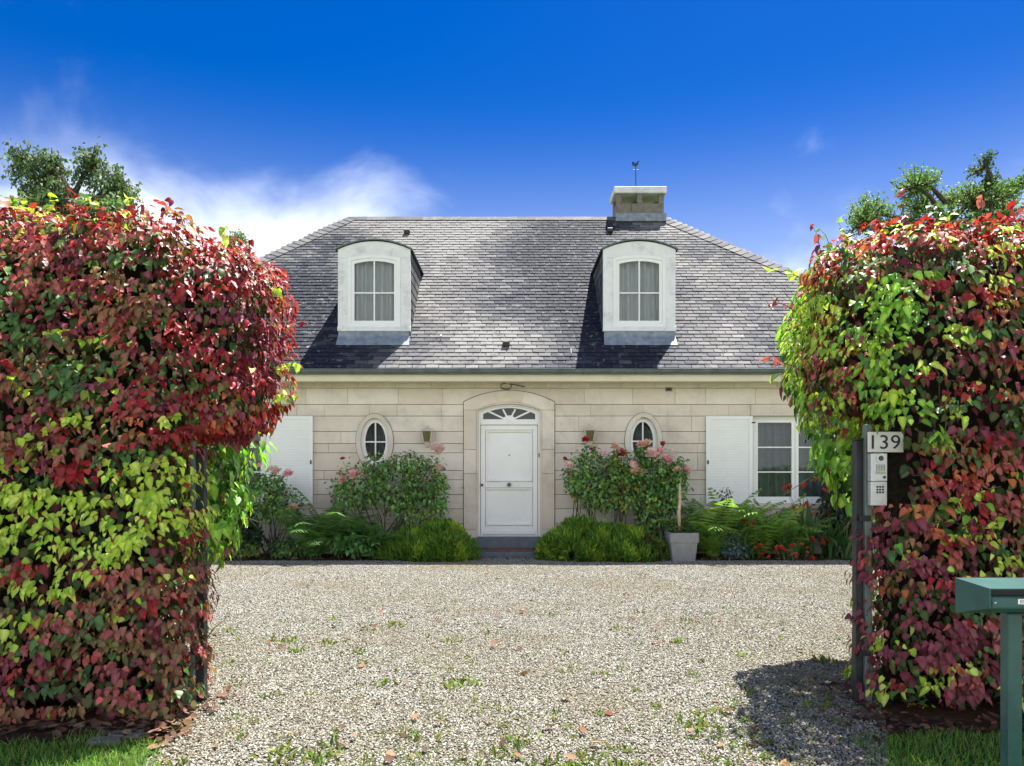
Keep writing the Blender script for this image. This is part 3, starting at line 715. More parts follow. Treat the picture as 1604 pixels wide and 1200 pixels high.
# fanlight bars radiate from the middle of the transom
fz = z_tr+0.055; fan = link('fanlight', None, house, (0, 0, 0))
fo = [(DCX+(x-DCX), z) for x, z in arc_top(DCX, FW-0.036, ZSI-0.022, ZAI-0.075, n_)]
fi = arc_top(DCX, FW-0.085, ZSI-0.075+0.012, ZAI-0.105, n_)
MB().ring([(DCX-FW+0.036, fz+0.001), (DCX+FW-0.036, fz+0.001)]+fo, [(DCX-FW+0.085, fz+0.012), (DCX+FW-0.085, fz+0.012)]+fi, dr+0.012, dr+0.06).build('frame', WHITE, fan)
pane([(DCX-FW+0.085, fz+0.012), (DCX+FW-0.085, fz+0.012)]+fi, dr+0.045, fan)
for ang in (25, 62, 118, 155):
    a_ = R(ang); L_ = 0.50 if ang in (25, 155) else 0.245
    d0 = Vector((math.cos(a_), math.sin(a_))); nn = Vector((-d0.y, d0.x))*0.015; c0 = Vector((DCX, fz-0.02))
    pts = [c0+d0*0.10-nn, c0+d0*L_-nn, c0+d0*L_+nn, c0+d0*0.10+nn]
    MB().prism([tuple(p) for p in pts], dr+0.02+ang*1e-5, dr+0.042).build('glazing_bar', WHITE, fan)
MB().prism([(DCX+0.11*math.cos(R(q)), fz-0.002+0.085*math.sin(R(q))) for q in range(0, 181, 15)], dr+0.015, dr+0.048).build('boss', WHITE, fan)
MB().box(DCX-FW, DCX+FW, YW+0.14, YW+0.9, 0.30, 2.9).build('hall_lining', DARKMETAL, fan) if False else None
MB().box(DCX-HI, DCX+HI, YW-0.10, YW+0.2, 0.105, z_th-0.002, 0.008).build('door_step', BLUESTONE, house)
MB().box(DCX-HI-0.06, DCX+HI+0.06, YW-0.62, YW-0.0355, -0.02, 0.10, 0.01).build('low_step', BLUESTONE, house)
mt = MB().box(DCX-0.40, DCX+0.42, YW-0.55, YW-0.14, 0.1005, 0.122, 0.006).build('doormat', MAT)
tag(mt, 'thin brown coir doormat in front of the white door', 'doormat')
# cable end and wall vent under the eaves
cbm = MB().tube([(X(797)+0.10*math.cos(R(q))-0.05, YW-0.02-q*0.00004, 3.05+0.055*math.sin(R(q))) for q in range(90, 420, 20)]+[(X(810), YW-0.02, 3.07), (X(822), YW-0.02, 3.04)], 0.008, 6)
cbm.build('loose_cable', BLACKPAINT, house)
MB().ring(rect(X(1042), X(1053), Z(613), Z(607)), rect(X(1044), X(1051), Z(611.5), Z(608)), YW-0.012, YW+0.01).build('wall_vent', BRASS, house)
MB().box(X(1044), X(1051), YW-0.004, YW-0.0029, Z(611.5), Z(608)).build('vent_opening', DARKMETAL, house)

# dormers
def dormer(cx, k):
    d = link('dormer', None, house, (0, 0, 0)); y = YD
    hw = 0.672; z0, zs, za = EYE+(HY-519)/F*y, EYE+(HY-391)/F*y, EYE+(HY-378)/F*y
    wz0, wzs, wza, whw = EYE+(HY-512)/F*y, EYE+(HY-404)/F*y, EYE+(HY-399.5)/F*y, 0.487
    oz = wzs
    # face boards: two uprights, a shaped head and a sill board
    for s in (-1, 1):
        xs = sorted((cx+s*whw, cx+s*hw)); MB().prism(rect(xs[0], xs[1], wz0+0.002, oz-0.002), y, y+0.05, 0.004).build('side_board', AGED, d)
    outer = [(cx-hw, oz)]+[(cx+hw, oz)]+arc_top(cx, hw, zs, za, 18)
    top = arc_top(cx, hw, zs, za, 18); bot = arc_top(cx, whw, wzs, wza, 18)
    mh = MB(); mh.ring([(cx+hw, oz)]+top+[(cx-hw, oz)], [(cx+whw, oz)]+bot+[(cx-whw, oz)], y, y+0.05, closed=False); mh.build('head_board', AGED, d)
    MB().box(cx-hw-0.006, cx+hw+0.006, y-0.03, y+0.05, z0, wz0, 0.004).build('sill_board', AGED, d)
    # window
    MB().ring(arched(cx, whw-0.001, wz0+0.001, wzs-0.002, wza-0.002, 18), arched(cx, whw-0.06, wz0+0.06, wzs-0.055, wza-0.052, 18), y-0.006, y+0.06).build('window_frame', WHITE, d)
    MB().ring(arched(cx, whw-0.0615, wz0+0.0615, wzs-0.0565, wza-0.0535, 18), arched(cx, whw-0.118, wz0+0.115, wzs-0.108, wza-0.108, 18), y+0.008, y+0.055).build('sash', WHITE, d)
    gz0, gz1 = wz0+0.115, wza-0.108; gx = whw-0.118; zm = EYE+(HY-458.5)/F*y
    MB().box(cx-0.013, cx+0.013, y+0.016, y+0.045, gz0, gz1-0.002).build('glazing_bar', WHITE, d)
    for s in (-1, 1):
        xs = sorted((cx+s*0.0135, cx+s*gx)); MB().box(xs[0], xs[1], y+0.018, y+0.045, zm-0.012, zm+0.012).build('glazing_bar', WHITE, d)
        pane(rect(xs[0], xs[1], gz0, zm-0.012), y+0.032, d)
        tp = [p for p in arc_top(cx, gx, wzs-0.108, gz1, 18) if (p[0]-cx)*s >= -1e-6]
        tp = sorted(tp, key=lambda p: -p[0])
        pane([(xs[0], zm+0.012), (xs[1], zm+0.012)]+tp, y+0.032, d)
    curtain(cx-whw+0.05, cx+whw-0.05, gz0-0.04, gz1+0.02, y+0.165, d, 40+k, 0.075)
    MB().box(cx-0.62, cx+0.62, y+0.62, y+0.64, wz0-0.2, zs-0.02).build('room_lining', ROOM, d)
    # lead apron under the sill, roof sheet, slated cheeks
    v = [(cx-hw+0.02, y-0.012, z0), (cx+hw-0.02, y-0.012, z0), (cx+hw-0.01, y-0.03, z0-0.10), (cx-hw+0.01, y-0.03, z0-0.10), (cx+hw, y-0.19, slope_z(y-0.19)+0.034), (cx-hw, y-0.19, slope_z(y-0.19)+0.034)]
    MB().add(v, [(0, 1, 2, 3), (3, 2, 4, 5)]).build('lead_apron', LEAD, d)
    rt = arc_top(cx, hw+0.045, zs-0.012, za+0.018, 18); ru = arc_top(cx, hw+0.045, zs+0.012, za+0.042, 18)
    n = len(rt); yb = 16.6; ya = y-0.045
    v = [(x, ya, z) for x, z in rt]+[(x, ya, z) for x, z in ru]+[(x, yb, z) for x, z in rt]+[(x, yb, z) for x, z in ru]
    f = []
    for i in range(n-1): f += [(i, i+1, n+i+1, n+i), (n+i, n+i+1, 3*n+i+1, 3*n+i), (2*n+i, 2*n+i+1, i+1, i)]
    f += [(0, n, 3*n, 2*n), (n-1, 3*n-1, 4*n-1, 2*n-1)]
    MB().add(v, f).build('dormer_roof', ZINC, d, False)
    for s in (-1, 1):
        x = cx+s*(hw-0.02)
        zt = zs-0.01; yt = YE+(zt-ZE)/T
        yb_ = y+0.05
        MB().add([(x-0.004*s, yb_, slope_z(yb_)-0.1), (x-0.004*s, yb_, zt), (x-0.004*s, yt+0.1, zt)], [(0, 1, 2)]).build('cheek_board', DARKMETAL, d)
        # slates parallel to the roof edge
        rows = 9; zb = slope_z(y+0.05)+0.01; hgt = (zt-zb)/rows
        for r_ in range(rows):
            zl = zb+r_*hgt; ymax = YE+(zl+hgt*0.5-ZE)/T+0.12; yc = y+0.052-(0.12 if r_ % 2 else 0)
            while yc < ymax:
                a_, b_ = max(yc, y+0.052), min(yc+0.26, ymax)
                if b_-a_ > 0.03:
                    V = []
                    for dx in (0.0, 0.008):
                        for yy, zz, lift in ((a_+0.003, zl, 0.012), (b_-0.003, zl, 0.012), (b_-0.003, zl+hgt*1.2, 0.002), (a_+0.003, zl+hgt*1.2, 0.002)):
                            V.append((x+s*(lift+dx), yy, min(zz, zt)))
                    c = np.array(slate_cols[rr_.randrange(2, 6)])
                    link('cheek_slate', tri_mesh('cheek_slate', np.array(V), QT, c[None].repeat(8, 0), SLATE, False), d)
                yc += 0.26
for k, (cx, _) in enumerate(DORM): dormer(cx, k)

# chimney with open top and weather vane
ch = link('chimney', None, house, (0, 0, 0))
cy0, cy1 = 18.02, 18.72; cs = F/cy0
cx0, cx1 = (965.5-CX)/cs, (1040-CX)/cs; zc = lambda p: EYE+(HY-p)/cs
zlo, zop, zsl, ztp = ZR-0.45, zc(318.5), zc(303.5), zc(293)
xs = [cx0, cx0+0.36, cx1]
for q in range(2):
    MB().box(xs[q]+0.003, xs[q+1]-0.003, cy0, cy0+0.12, zc(337), zop, 0.008).build('block', CONCRETE, ch)
    MB().box(xs[q]+0.003, xs[q+1]-0.003, cy1-0.12, cy1, zc(337), zop, 0.008).build('block', CONCRETE, ch)
for xa in (cx0, cx1-0.12): MB().box(xa, xa+0.12, cy0+0.121, cy1-0.121, zc(337), zop, 0.006).build('block', CONCRETE, ch)
MB().box(cx0-0.015, cx1+0.015, cy0-0.015, cy1+0.015, zlo, zc(337)-0.004, 0.006).build('chimney_base', CONCRETE, ch)
for xa in (cx0, (cx0+cx1)/2-0.07, cx1-0.12):
    for ya in (cy0, cy1-0.12): MB().box(xa+0.002, xa+0.122, ya+0.002, ya+0.118, zop+0.002, zsl-0.002, 0.006).build('pillar', CONCRETE, ch)
MB().box(cx0-0.06, cx1+0.06, cy0-0.06, cy1+0.06, zsl, ztp, 0.015).build('slab', SLAB, ch)
MB().box(cx0-0.03, cx1+0.03, cy0-0.15, cy0-0.016, ZR-0.14, ZR+0.045).build('flashing', LEAD, ch)
vx, vy = (999-CX)/cs+0.01, (cy0+cy1)/2; zv = lambda p: EYE+(HY-p)/F*vy
vn = MB().tube([(vx, vy, ztp), (vx, vy, zv(255))], 0.012, 6)
vn.tube([(vx-0.07, vy, zv(266)), (vx+0.07, vy, zv(266))], 0.006, 5)
# small cockerel on top
co = [(-0.13, 0.02), (-0.16, 0.12), (-0.10, 0.18), (-0.05, 0.10), (0.02, 0.09), (0.05, 0.17), (0.09, 0.20), (0.14, 0.165), (0.10, 0.14), (0.09, 0.05), (0.03, -0.01), (-0.05, -0.01)]
vn.prism([(vx+a_*0.62, zv(260)+b_*0.62) for a_, b_ in co], vy-0.008, vy+0.008)
vn.build('weather_vane', DARKMETAL, ch)

# wall lanterns
def lantern(px_, py_, label):
    cx, zm = X(px_), Z(py_); y0 = YW-0.004
    t = thing('wall_lantern', (cx, y0, zm), label, 'lantern', 'wall lanterns beside the front door')
    MB().box(cx-0.035, cx+0.035, y0-0.018, y0, zm-0.20, zm+0.10, 0.006).build('back_plate', LANTERN, t)
    yc = y0-0.10
    MB().tube([(cx, y0-0.015, zm+0.13), (cx, y0-0.05, zm+0.19), (cx, yc, zm+0.19), (cx, yc, zm+0.155)], 0.011, 6).build('bracket', LANTERN, t, True)
    def frust(m_, hw0, hw1, z0, z1):
        v = [(cx-hw0, yc-hw0*0.8, z0), (cx+hw0, yc-hw0*0.8, z0), (cx+hw0, yc+hw0*0.8, z0), (cx-hw0, yc+hw0*0.8, z0), (cx-hw1, yc-hw1*0.8, z1), (cx+hw1, yc-hw1*0.8, z1), (cx+hw1, yc+hw1*0.8, z1), (cx-hw1, yc+hw1*0.8, z1)]
        return m_.add(v, [(0, 3, 2, 1), (4, 5, 6, 7), (0, 1, 5, 4), (1, 2, 6, 5), (2, 3, 7, 6), (3, 0, 4, 7)])
    cap = MB(); frust(cap, 0.112, 0.105, zm+0.095, zm+0.108); frust(cap, 0.098, 0.045, zm+0.1085, zm+0.15); frust(cap, 0.035, 0.025, zm+0.1505, zm+0.17); cap.build('cap', LANTERN, t)
    g = MB(); frust(g, 0.058, 0.086, zm-0.095, zm+0.094); g.build('glass', AMBER, t)
    fr = MB()
    for sx in (-1, 1):
        for sy in (-1, 1):
            fr.tube([(cx+sx*0.062, yc+sy*0.05, zm-0.097), (cx+sx*0.092, yc+sy*0.074, zm+0.096)], 0.012, 4)
    fr.build('cage', LANTERN, t)
    b = MB(); frust(b, 0.045, 0.070, zm-0.125, zm-0.096); frust(b, 0.03, 0.04, zm-0.165, zm-0.1255); b.build('base', LANTERN, t)
lantern(670, 684, 'cream wall lantern left of the front door, beside oval window')
lantern(923, 683, 'cream wall lantern right of the front door')

# ------------------------------------------------------------------ creeper hedges either side of the gate
PAL = {'lime': [(0.34, 0.46, 0.05), (0.27, 0.40, 0.04), (0.42, 0.52, 0.09)], 'green': [(0.07, 0.15, 0.04), (0.055, 0.12, 0.04), (0.10, 0.19, 0.045)],
       'red': [(0.40, 0.030, 0.035), (0.28, 0.018, 0.025), (0.46, 0.055, 0.045), (0.24, 0.02, 0.025)], 'pink': [(0.40, 0.10, 0.09), (0.31, 0.075, 0.075), (0.30, 0.10, 0.075)],
       'brown': [(0.25, 0.12, 0.055), (0.19, 0.115, 0.05), (0.29, 0.15, 0.075), (0.16, 0.13, 0.055)], 'purple': [(0.17, 0.035, 0.05), (0.22, 0.05, 0.07)], 'orange': [(0.50, 0.16, 0.06), (0.42, 0.12, 0.05)],
       'fresh': [(0.17, 0.33, 0.035), (0.25, 0.42, 0.05), (0.12, 0.26, 0.035)], 'olive': [(0.14, 0.15, 0.045), (0.19, 0.19, 0.06), (0.11, 0.13, 0.045)]}
PAL = {k: [tuple(min(0.75, v*f) for v in c) for c in cs] for k, cs in PAL.items() for f in ((1.5 if k in ('lime', 'fresh') else 1.0 if k == 'red' else 1.3),)}
CLS = list(PAL)
LEAFVAR = {}
for c_ in CLS:
    LEAFVAR[c_] = []
    for k in range(6):
        hv, ht = heart_leaf(0.22+0.12*(k % 3), 0.2+0.15*(k % 4))
        col = pick(PAL[c_], 1, 0.12)
        LEAFVAR[c_].append(tri_mesh('leaf', hv, ht, col.repeat(len(hv), 0)*VEIN[:, None], LEAF))
def frame_euler(x, y, z): return Matrix((x, y, z)).transposed().to_euler()
def creeper(root, sdf, lo, hi, n_shoot, n_base, classes, skip=None, size=(0.038, 0.078), singles=300, per=(6, 12), seed=1, base_cols=('green', 'olive', 'purple'), drop=0.75):
    r = np.random.default_rng(seed); up = np.array([0, 0, 1.0])
    p, n = surface(sdf, lo, hi, n_base, r)
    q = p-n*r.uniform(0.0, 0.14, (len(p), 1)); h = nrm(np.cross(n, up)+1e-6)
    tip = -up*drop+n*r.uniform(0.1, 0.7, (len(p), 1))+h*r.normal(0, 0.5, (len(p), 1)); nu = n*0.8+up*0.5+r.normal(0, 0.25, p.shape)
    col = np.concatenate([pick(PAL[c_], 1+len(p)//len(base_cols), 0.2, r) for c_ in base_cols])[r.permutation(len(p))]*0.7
    sz = r.uniform(size[0], size[1], len(p))
    keep = np.ones(len(p), bool) if skip is None else ~skip(q)
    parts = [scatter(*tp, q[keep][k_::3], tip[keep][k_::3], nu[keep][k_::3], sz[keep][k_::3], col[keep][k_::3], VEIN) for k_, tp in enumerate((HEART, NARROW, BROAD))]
    P, N = surface(sdf, lo, hi, n_shoot, r); k = r.integers(per[0], per[1], n_shoot)
    cls = classes(P, N, r)
    idx = np.repeat(np.arange(n_shoot), k); m = len(idx)
    out = r.uniform(0.0, 0.13, n_shoot); n = N[idx]; h = nrm(np.cross(n, up)+1e-6); t = np.cross(h, n)
    lat = r.normal(0, 1, m)
    q = P[idx]+n*(out[idx]+r.uniform(-0.02, 0.03, m))[:, None]+h*(lat*0.062)[:, None]+t*r.uniform(-0.045, 0.035, m)[:, None]
    tip = -up*drop*r.uniform(0.5, 1.1, (m, 1))+n*r.uniform(0.25, 1.0, (m, 1))+h*(lat*0.42+r.normal(0, 0.25, m))[:, None]
    nu = n*0.75+up*0.65+r.normal(0, 0.22, (m, 3)); sz = (size[0]*0.75+(size[1]*1.12-size[0]*0.75)*r.beta(1.6, 1.9, m))*(1-0.3*r.random(n_shoot)[idx])
    lc = np.array(cls)[idx]
    swap = r.random(m) < 0.04; lc[swap] = r.integers(0, len(CLS)-1, swap.sum())
    col = np.zeros((m, 3))
    for ci, c_ in enumerate(CLS):
        s_ = lc == ci
        if s_.any(): col[s_] = pick(PAL[c_], s_.sum(), 0.16, r)
    keep = np.ones(m, bool) if skip is None else ~skip(q)
    q, tip, nu, sz, col, lc, n, out_ = q[keep], tip[keep], nu[keep], sz[keep], col[keep], lc[keep], n[keep], out[idx][keep]
    # the leaves that show largest become single leaves
    px_, py_ = CX+q[:, 0]/q[:, 1]*F, HY-(q[:, 2]-EYE)/q[:, 1]*F
    view = nrm(np.array([0, 0, EYE])-q); facing = np.clip((n*view).sum(1), 0, 1)
    score = (sz/q[:, 1])*(0.35+0.65*facing)*(0.6+out_*4)*((px_ > 5) & (px_ < 1599) & (py_ > 5) & (py_ < 1195))
    order = np.argsort(-score); one = order[:singles]; rest_ = order[singles:]
    x, y, z = frames(tip[one], nu[one])
    for i, j in enumerate(one):
        c_ = CLS[lc[j]]
        link('leaf', LEAFVAR[c_][i % 6], root, q[j], frame_euler(x[i], y[i], z[i]), float(sz[j])*1.04)
    for k_, tp in enumerate((HEART, NARROW, BROAD)):
        j_ = rest_[k_::3]; parts.append(scatter(*tp, q[j_], tip[j_], nu[j_], sz[j_], col[j_], VEIN))
    # woody stems running over the face of the hedge
    sm = MB(); Q, M_ = surface(sdf, lo, hi, 70, r)
    for a_, n_ in zip(Q, M_):
        if n_[2] > 0.25 or (skip is not None and skip(a_[None])[0]): continue
        d = nrm(np.array([r.normal(0, .5), r.normal(0, .2), r.choice([-1, 1])*0.8])-n_*0.2); p_ = a_+n_*0.03; pts = [p_]
        for k in range(4): pts.append(pts[-1]+d*r.uniform(0.06, 0.13)+r.normal(0, .02, 3)+n_*0.012)
        sm.tube(pts, [0.005, 0.0045, 0.004, 0.003, 0.0015], 4, False)
    tag(sm.build('stems', CANE, root), kind='stuff')
    return parts
def wisps(starts, cls, r, lmax=0.35):
    parts = []; stems = []
    for (p, d) in starts:
        p = Vector(p); d = Vector(d).normalized(); L_ = r.uniform(0.15, lmax); pts = [p-d*0.1]
        for k in range(5):
            pts.append(pts[-1]+(d+Vector((r.normal(0, .25), r.normal(0, .2), r.normal(0, .18)-0.05*k))).normalized()*L_/4)
        stems.append(MB().tube(pts, [0.004, 0.004, 0.003, 0.003, 0.002, 0.001], 4))
        q = np.array([pts[1+(k//2) % 5][:] for k in range(10)]); n_ = len(q)
        tip = r.normal(0, 1, (n_, 3))+np.array([0, 0, -0.4]); parts.append(scatter(*HEART, q, tip, r.normal(0, 0.6, (n_, 3))+np.array([0, -0.3, 1]), r.uniform(0.035, 0.075, n_), pick(PAL[CLS[cls(r)]], n_, 0.15, r)))
    return parts, stems
def choose(w, r, P=None):                     # weights per class -> class numbers, neighbours mostly alike
    lg = np.log(np.maximum(w, 1e-4))+r.gumbel(0, 0.45, w.shape)
    if P is not None:
        for k in range(w.shape[1]): lg[:, k] += 0.95*vnoise(P, 7.5, 300+k)
    return lg.argmax(1)

def left_sdf(p):
    d = sd_box(p, (-4.6, 4.86, 0.02), (-2.17, 5.36, 3.20), 0.16)
    d = np.minimum(d, sd_box(p, (-4.6, 4.9, 2.0), (-2.5, 5.9, 3.15), 0.16))
    d = smin(d, sd_box(p, (-2.8, 5.0, 1.93), (-1.76, 6.0, 3.06), 0.30), 0.15)
    return d+0.035*vnoise(p, 3.0, 5)+0.02*vnoise(p, 8.0, 6)
def left_cls(P, N, r):
    a = vnoise(P, 2.6, 21); b = vnoise(P, 4.0, 22); c = vnoise(P, 6.0, 23); e = vnoise(P, 9.0, 24); x, y, z = P.T
    w = np.full((len(P), len(CLS)), 0.02); I = CLS.index
    band_ = np.exp(-((z-1.28-0.10*np.sin(x*5))/0.29)**2)*(x < -2.05)
    w[:, I('olive')] = 0.30; w[:, I('lime')] = 4.0*band_+1.1*(e > 0.5)+0.5*(z > 3.0)*(b > 0)
    w[:, I('green')] = 0.6+0.5*(c < -0.4)*(z > 1.6)
    w[:, I('brown')] = 0.65+0.3*(z < 1.0)+0.3*(b < -0.2)
    w[:, I('pink')] = 0.75+0.7*(b > 0.25)*(x < -2.3)
    w[:, I('red')] = 0.40+1.5*((x > -2.35) & (z > 1.75))+1.2*(z > 3.0)+0.5*(a > 0.5)
    w[:, I('purple')] = 0.5+0.5*(a < -0.2)
    w[:, I('orange')] = 0.12+0.35*((x > -2.35) & (z > 1.5)); w[:, I('purple')] += 0.5*((x > -2.35) & (z > 1.75))
    w[:, [I('brown'), I('pink'), I('purple'), I('olive')]] *= (1-0.85*band_)[:, None]
    return choose(w, r, P)
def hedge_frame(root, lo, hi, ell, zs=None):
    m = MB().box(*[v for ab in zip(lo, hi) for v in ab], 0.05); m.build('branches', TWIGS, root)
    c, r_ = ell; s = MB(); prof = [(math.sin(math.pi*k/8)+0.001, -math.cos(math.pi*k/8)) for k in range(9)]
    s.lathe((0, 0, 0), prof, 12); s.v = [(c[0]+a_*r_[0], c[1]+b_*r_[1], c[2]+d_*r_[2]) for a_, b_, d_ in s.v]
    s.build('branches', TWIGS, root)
lh = thing('creeper_hedge', (-3.2, 5.3, 0), 'tall hedge of red and lime creeper leaves left of the gateway', 'hedge', 'creeper hedges beside the gateway')
hedge_frame(lh, (-4.6, 5.08, 0.0), (-2.38, 5.24, 3.0), ((-2.30, 5.55, 2.48), (0.30, 0.40, 0.44)))
parts = creeper(lh, left_sdf, (-4.7, 4.6, 0.0), (-1.4, 6.3, 3.5), 3300, 11500, left_cls, seed=31)
r_ = np.random.default_rng(5)
st_pts = []
for px_, py_, dy in ((40, 312, 0.1), (95, 318, 0.1), (150, 330, 0.2), (190, 322, 0.2), (255, 335, 0.2), (300, 355, 0.3), (345, 372, 0.3), (385, 405, 0.4), (420, 440, 0.5), (448, 500, 0.6), (444, 560, 0.6), (440, 610, 0.6), (232, 340, 0.2), (120, 320, 0)):
    st_pts.append((W(px_, py_+14, 5.0+dy), (0.25 if px_ > 300 else r_.normal(0, .4), -0.1, 0.9 if px_ < 400 else 0.1)))
for k in range(10): st_pts.append((W(r_.uniform(10, 300), r_.uniform(380, 700), 4.8), (r_.normal(0, .8), -0.7, -0.2)))
wp, wsm = wisps(st_pts, lambda r: r.choice([0, 0, 2, 2, 7]), r_, 0.24)
tag(link('foliage', tri_mesh('foliage', *merge(parts+wp), LEAF), lh), kind='stuff')
for s_ in wsm: s_.build('shoot', CANE, lh)

def right_sdf(p):
    d = sd_box(p, (2.44, 4.90, 0.02), (5.2, 5.36, 3.14), 0.16)
    d = np.minimum(d, sd_box(p, (2.9, 4.95, 2.0), (5.2, 5.9, 3.1), 0.16))
    d = smin(d, sd_box(p, (2.17, 5.08, 1.97), (3.1, 5.95, 3.06), 0.28), 0.15)
    return d+0.035*vnoise(p, 3.0, 8)+0.02*vnoise(p, 8.0, 9)
def right_cls(P, N, r):
    a = vnoise(P, 2.6, 41); b = vnoise(P, 4.0, 42); c = vnoise(P, 6.0, 43); e = vnoise(P, 9.0, 44); x, y, z = P.T
    w = np.full((len(P), len(CLS)), 0.02); I = CLS.index
    left = (x < 2.62) & (z > 1.75)
    w[:, I('lime')] = 0.35+1.0*(e > 0.3)+1.8*left*(z < 2.8)+0.6*(z < 0.35)
    w[:, I('fresh')] = 2.2*left*(z < 2.85)
    w[:, I('green')] = 0.55+0.5*(c < -0.3)
    w[:, I('brown')] = 0.45+0.2*(z < 1.3)
    w[:, I('pink')] = 0.6+0.5*(b > 0.3)
    w[:, I('red')] = 0.22+2.0*(z > 3.0)+0.4*(a > 0.5)
    w[:, I('olive')] = 0.2; w[:, I('purple')] = 0.45+0.7*(a < -0.1)+0.5*(z < 1.3)
    w[:, I('orange')] = 0.35+0.6*(b > 0.2)*(z > 1.5)
    return choose(w, r, P)
def right_skip(q):
    # the creeper is cut back round the number plaque, the intercom and the post
    px_, py_ = CX+q[:, 0]/q[:, 1]*F, HY-(q[:, 2]-EYE)/q[:, 1]*F
    a = (q[:, 0] < 2.585) & (q[:, 2] > 1.36) & (q[:, 2] < 1.86) & (q[:, 1] < 5.6)
    return a | ((q[:, 0] < 2.37) & (q[:, 2] < 1.8) & (q[:, 2] > 1.2) & (q[:, 1] < 5.15)) | ((q[:, 0] < 2.31) & (q[:, 2] < 1.8))
rh = thing('creeper_hedge', (3.6, 5.3, 0), 'tall hedge of purple, red and green creeper right of gateway, behind mailbox', 'hedge', 'creeper hedges beside the gateway')
hedge_frame(rh, (2.52, 5.13, 0.0), (5.2, 5.26, 2.95), ((2.80, 5.65, 2.55), (0.38, 0.38, 0.42)))
parts = creeper(rh, right_sdf, (1.8, 4.6, 0.0), (5.3, 6.3, 3.5), 3000, 11000, right_cls, right_skip, seed=32)
st_pts = []
for px_, py_, dy in ((1300, 390, 0.4), (1330, 370, 0.3), (1370, 352, 0.2), (1420, 345, 0.1), (1470, 345, 0), (1520, 345, 0), (1565, 345, 0), (1250, 430, 0.5), (1228, 470, 0.5), (1240, 560, 0.5), (1285, 398, 0.4)):
    st_pts.append((W(px_, py_+12, 5.05+dy), (-0.35 if px_ < 1340 else r_.normal(0, .4), -0.1, 0.8 if px_ > 1260 else 0.1)))
for k in range(9): st_pts.append((W(r_.uniform(1440, 1590), r_.uniform(420, 880), 4.82), (r_.normal(0, .8), -0.7, -0.2)))
wp, wsm = wisps(st_pts, lambda r: r.choice([0, 7, 2, 3, 5]), r_)
tag(link('foliage', tri_mesh('foliage', *merge(parts+wp), LEAF), rh), kind='stuff')
for s_ in wsm: s_.build('shoot', CANE, rh)

# green vines hanging behind the gate posts
def vine(root, sdf, lo, hi, n, seed, stems):
    I = CLS.index
    def cls(P, N, r):
        w = np.full((len(P), len(CLS)), 0.0); w[:, I('fresh')] = 1.5; w[:, I('lime')] = 0.45; w[:, I('green')] = 0.8; w[:, I('red')] = 0.03; return choose(w, r)
    parts = creeper(root, sdf, lo, hi, n, n*2, cls, size=(0.085, 0.15), singles=260, per=(3, 6), seed=seed, base_cols=('green', 'green', 'fresh'), drop=0.9)
    tag(link('foliage', tri_mesh('foliage', *merge(parts), LEAF), root), kind='stuff')
    m = MB()
    for s in stems: m.tube(s, [0.022]+[0.016]*(len(s)-2)+[0.006], 6)
    m.build('trunk_stems', BARK, root)
lv = thing('climbing_vine', (-2.75, 6.4, 0), 'bright green vine with drooping heart leaves behind the left gate post', 'vine', 'green vines inside the gateway')
vine(lv, lambda p: smin(sd_ell(p, (-2.66, 6.35, 1.62), (0.44, 0.42, 0.50)), sd_ell(p, (-2.76, 6.35, 1.25), (0.36, 0.36, 0.52)), 0.15)+0.05*vnoise(p, 4, 3), (-3.3, 5.7, 0.6), (-1.9, 7.0, 2.4), 260, 61,
     [[(-2.75, 6.4, 0), (-2.72, 6.42, 0.6), (-2.6, 6.4, 1.3), (-2.45, 6.3, 1.9)], [(-2.8, 6.45, 0), (-2.85, 6.4, 0.8), (-2.75, 6.35, 1.7), (-2.6, 6.3, 2.1)]])
rv = thing('climbing_vine', (2.85, 6.4, 0), 'light green leafy vine behind the number plaque post, against the house window', 'vine', 'green vines inside the gateway')
vine(rv, lambda p: smin(sd_ell(p, (2.84, 6.35, 2.62), (0.44, 0.45, 0.78)), sd_ell(p, (3.0, 6.35, 1.85), (0.36, 0.40, 0.52)), 0.2)+0.06*vnoise(p, 4, 4), (2.0, 5.7, 0.9), (3.5, 7.0, 3.6), 430, 62,
     [[(2.85, 6.4, 0), (2.88, 6.42, 0.8), (2.8, 6.4, 1.8), (2.6, 6.3, 2.9)], [(2.9, 6.45, 0), (2.95, 6.4, 1.0), (2.85, 6.35, 2.2), (2.75, 6.3, 3.1)]])

# ------------------------------------------------------------------ gate posts, number plaque, intercom, mailbox
def post(x0, x1, xa, xb, y0, h, h2, label):
    t = thing('gate_post', ((x0+x1)/2, y0, 0), label, 'gate post', 'gate posts')
    MB().box(x0, x1, y0, y0+0.06, -0.02, h, 0.004).build('upright', BLACKPAINT, t)
    MB().box(x0-0.004, x1+0.004, y0-0.004, y0+0.064, h+0.001, h+0.012, 0.002).build('cap', BLACKPAINT, t)
    MB().box(xa, xb, y0-0.03, y0+0.02, -0.02, h2, 0.004).build('channel', GREYGREEN, t)
    for z in (0.35, 1.25): MB().box(min(x0, xa)+0.01, max(x1, xb)-0.01, y0-0.034, y0-0.0305, z-0.02, z+0.02, 0.001).build('hinge_plate', DARKMETAL, t)
yp = 5.16
lp = post((307.5-CX)/F*5.2, (320-CX)/F*5.2, (300-CX)/F*5.2, (307-CX)/F*5.2, 5.2, EYE+(HY-702)/F*5.2, EYE+(HY-690)/F*5.2, 'slim black gate post left of the drive, half covered by red creeper')
post((1340.5-CX)/F*yp, (1352-CX)/F*yp, (1352.5-CX)/F*yp, (1363-CX)/F*yp, yp, EYE+(HY-690)/F*yp, EYE+(HY-665)/F*yp, 'slim dark gate post carrying the number 139 plaque right of the drive')
ys = 5.07
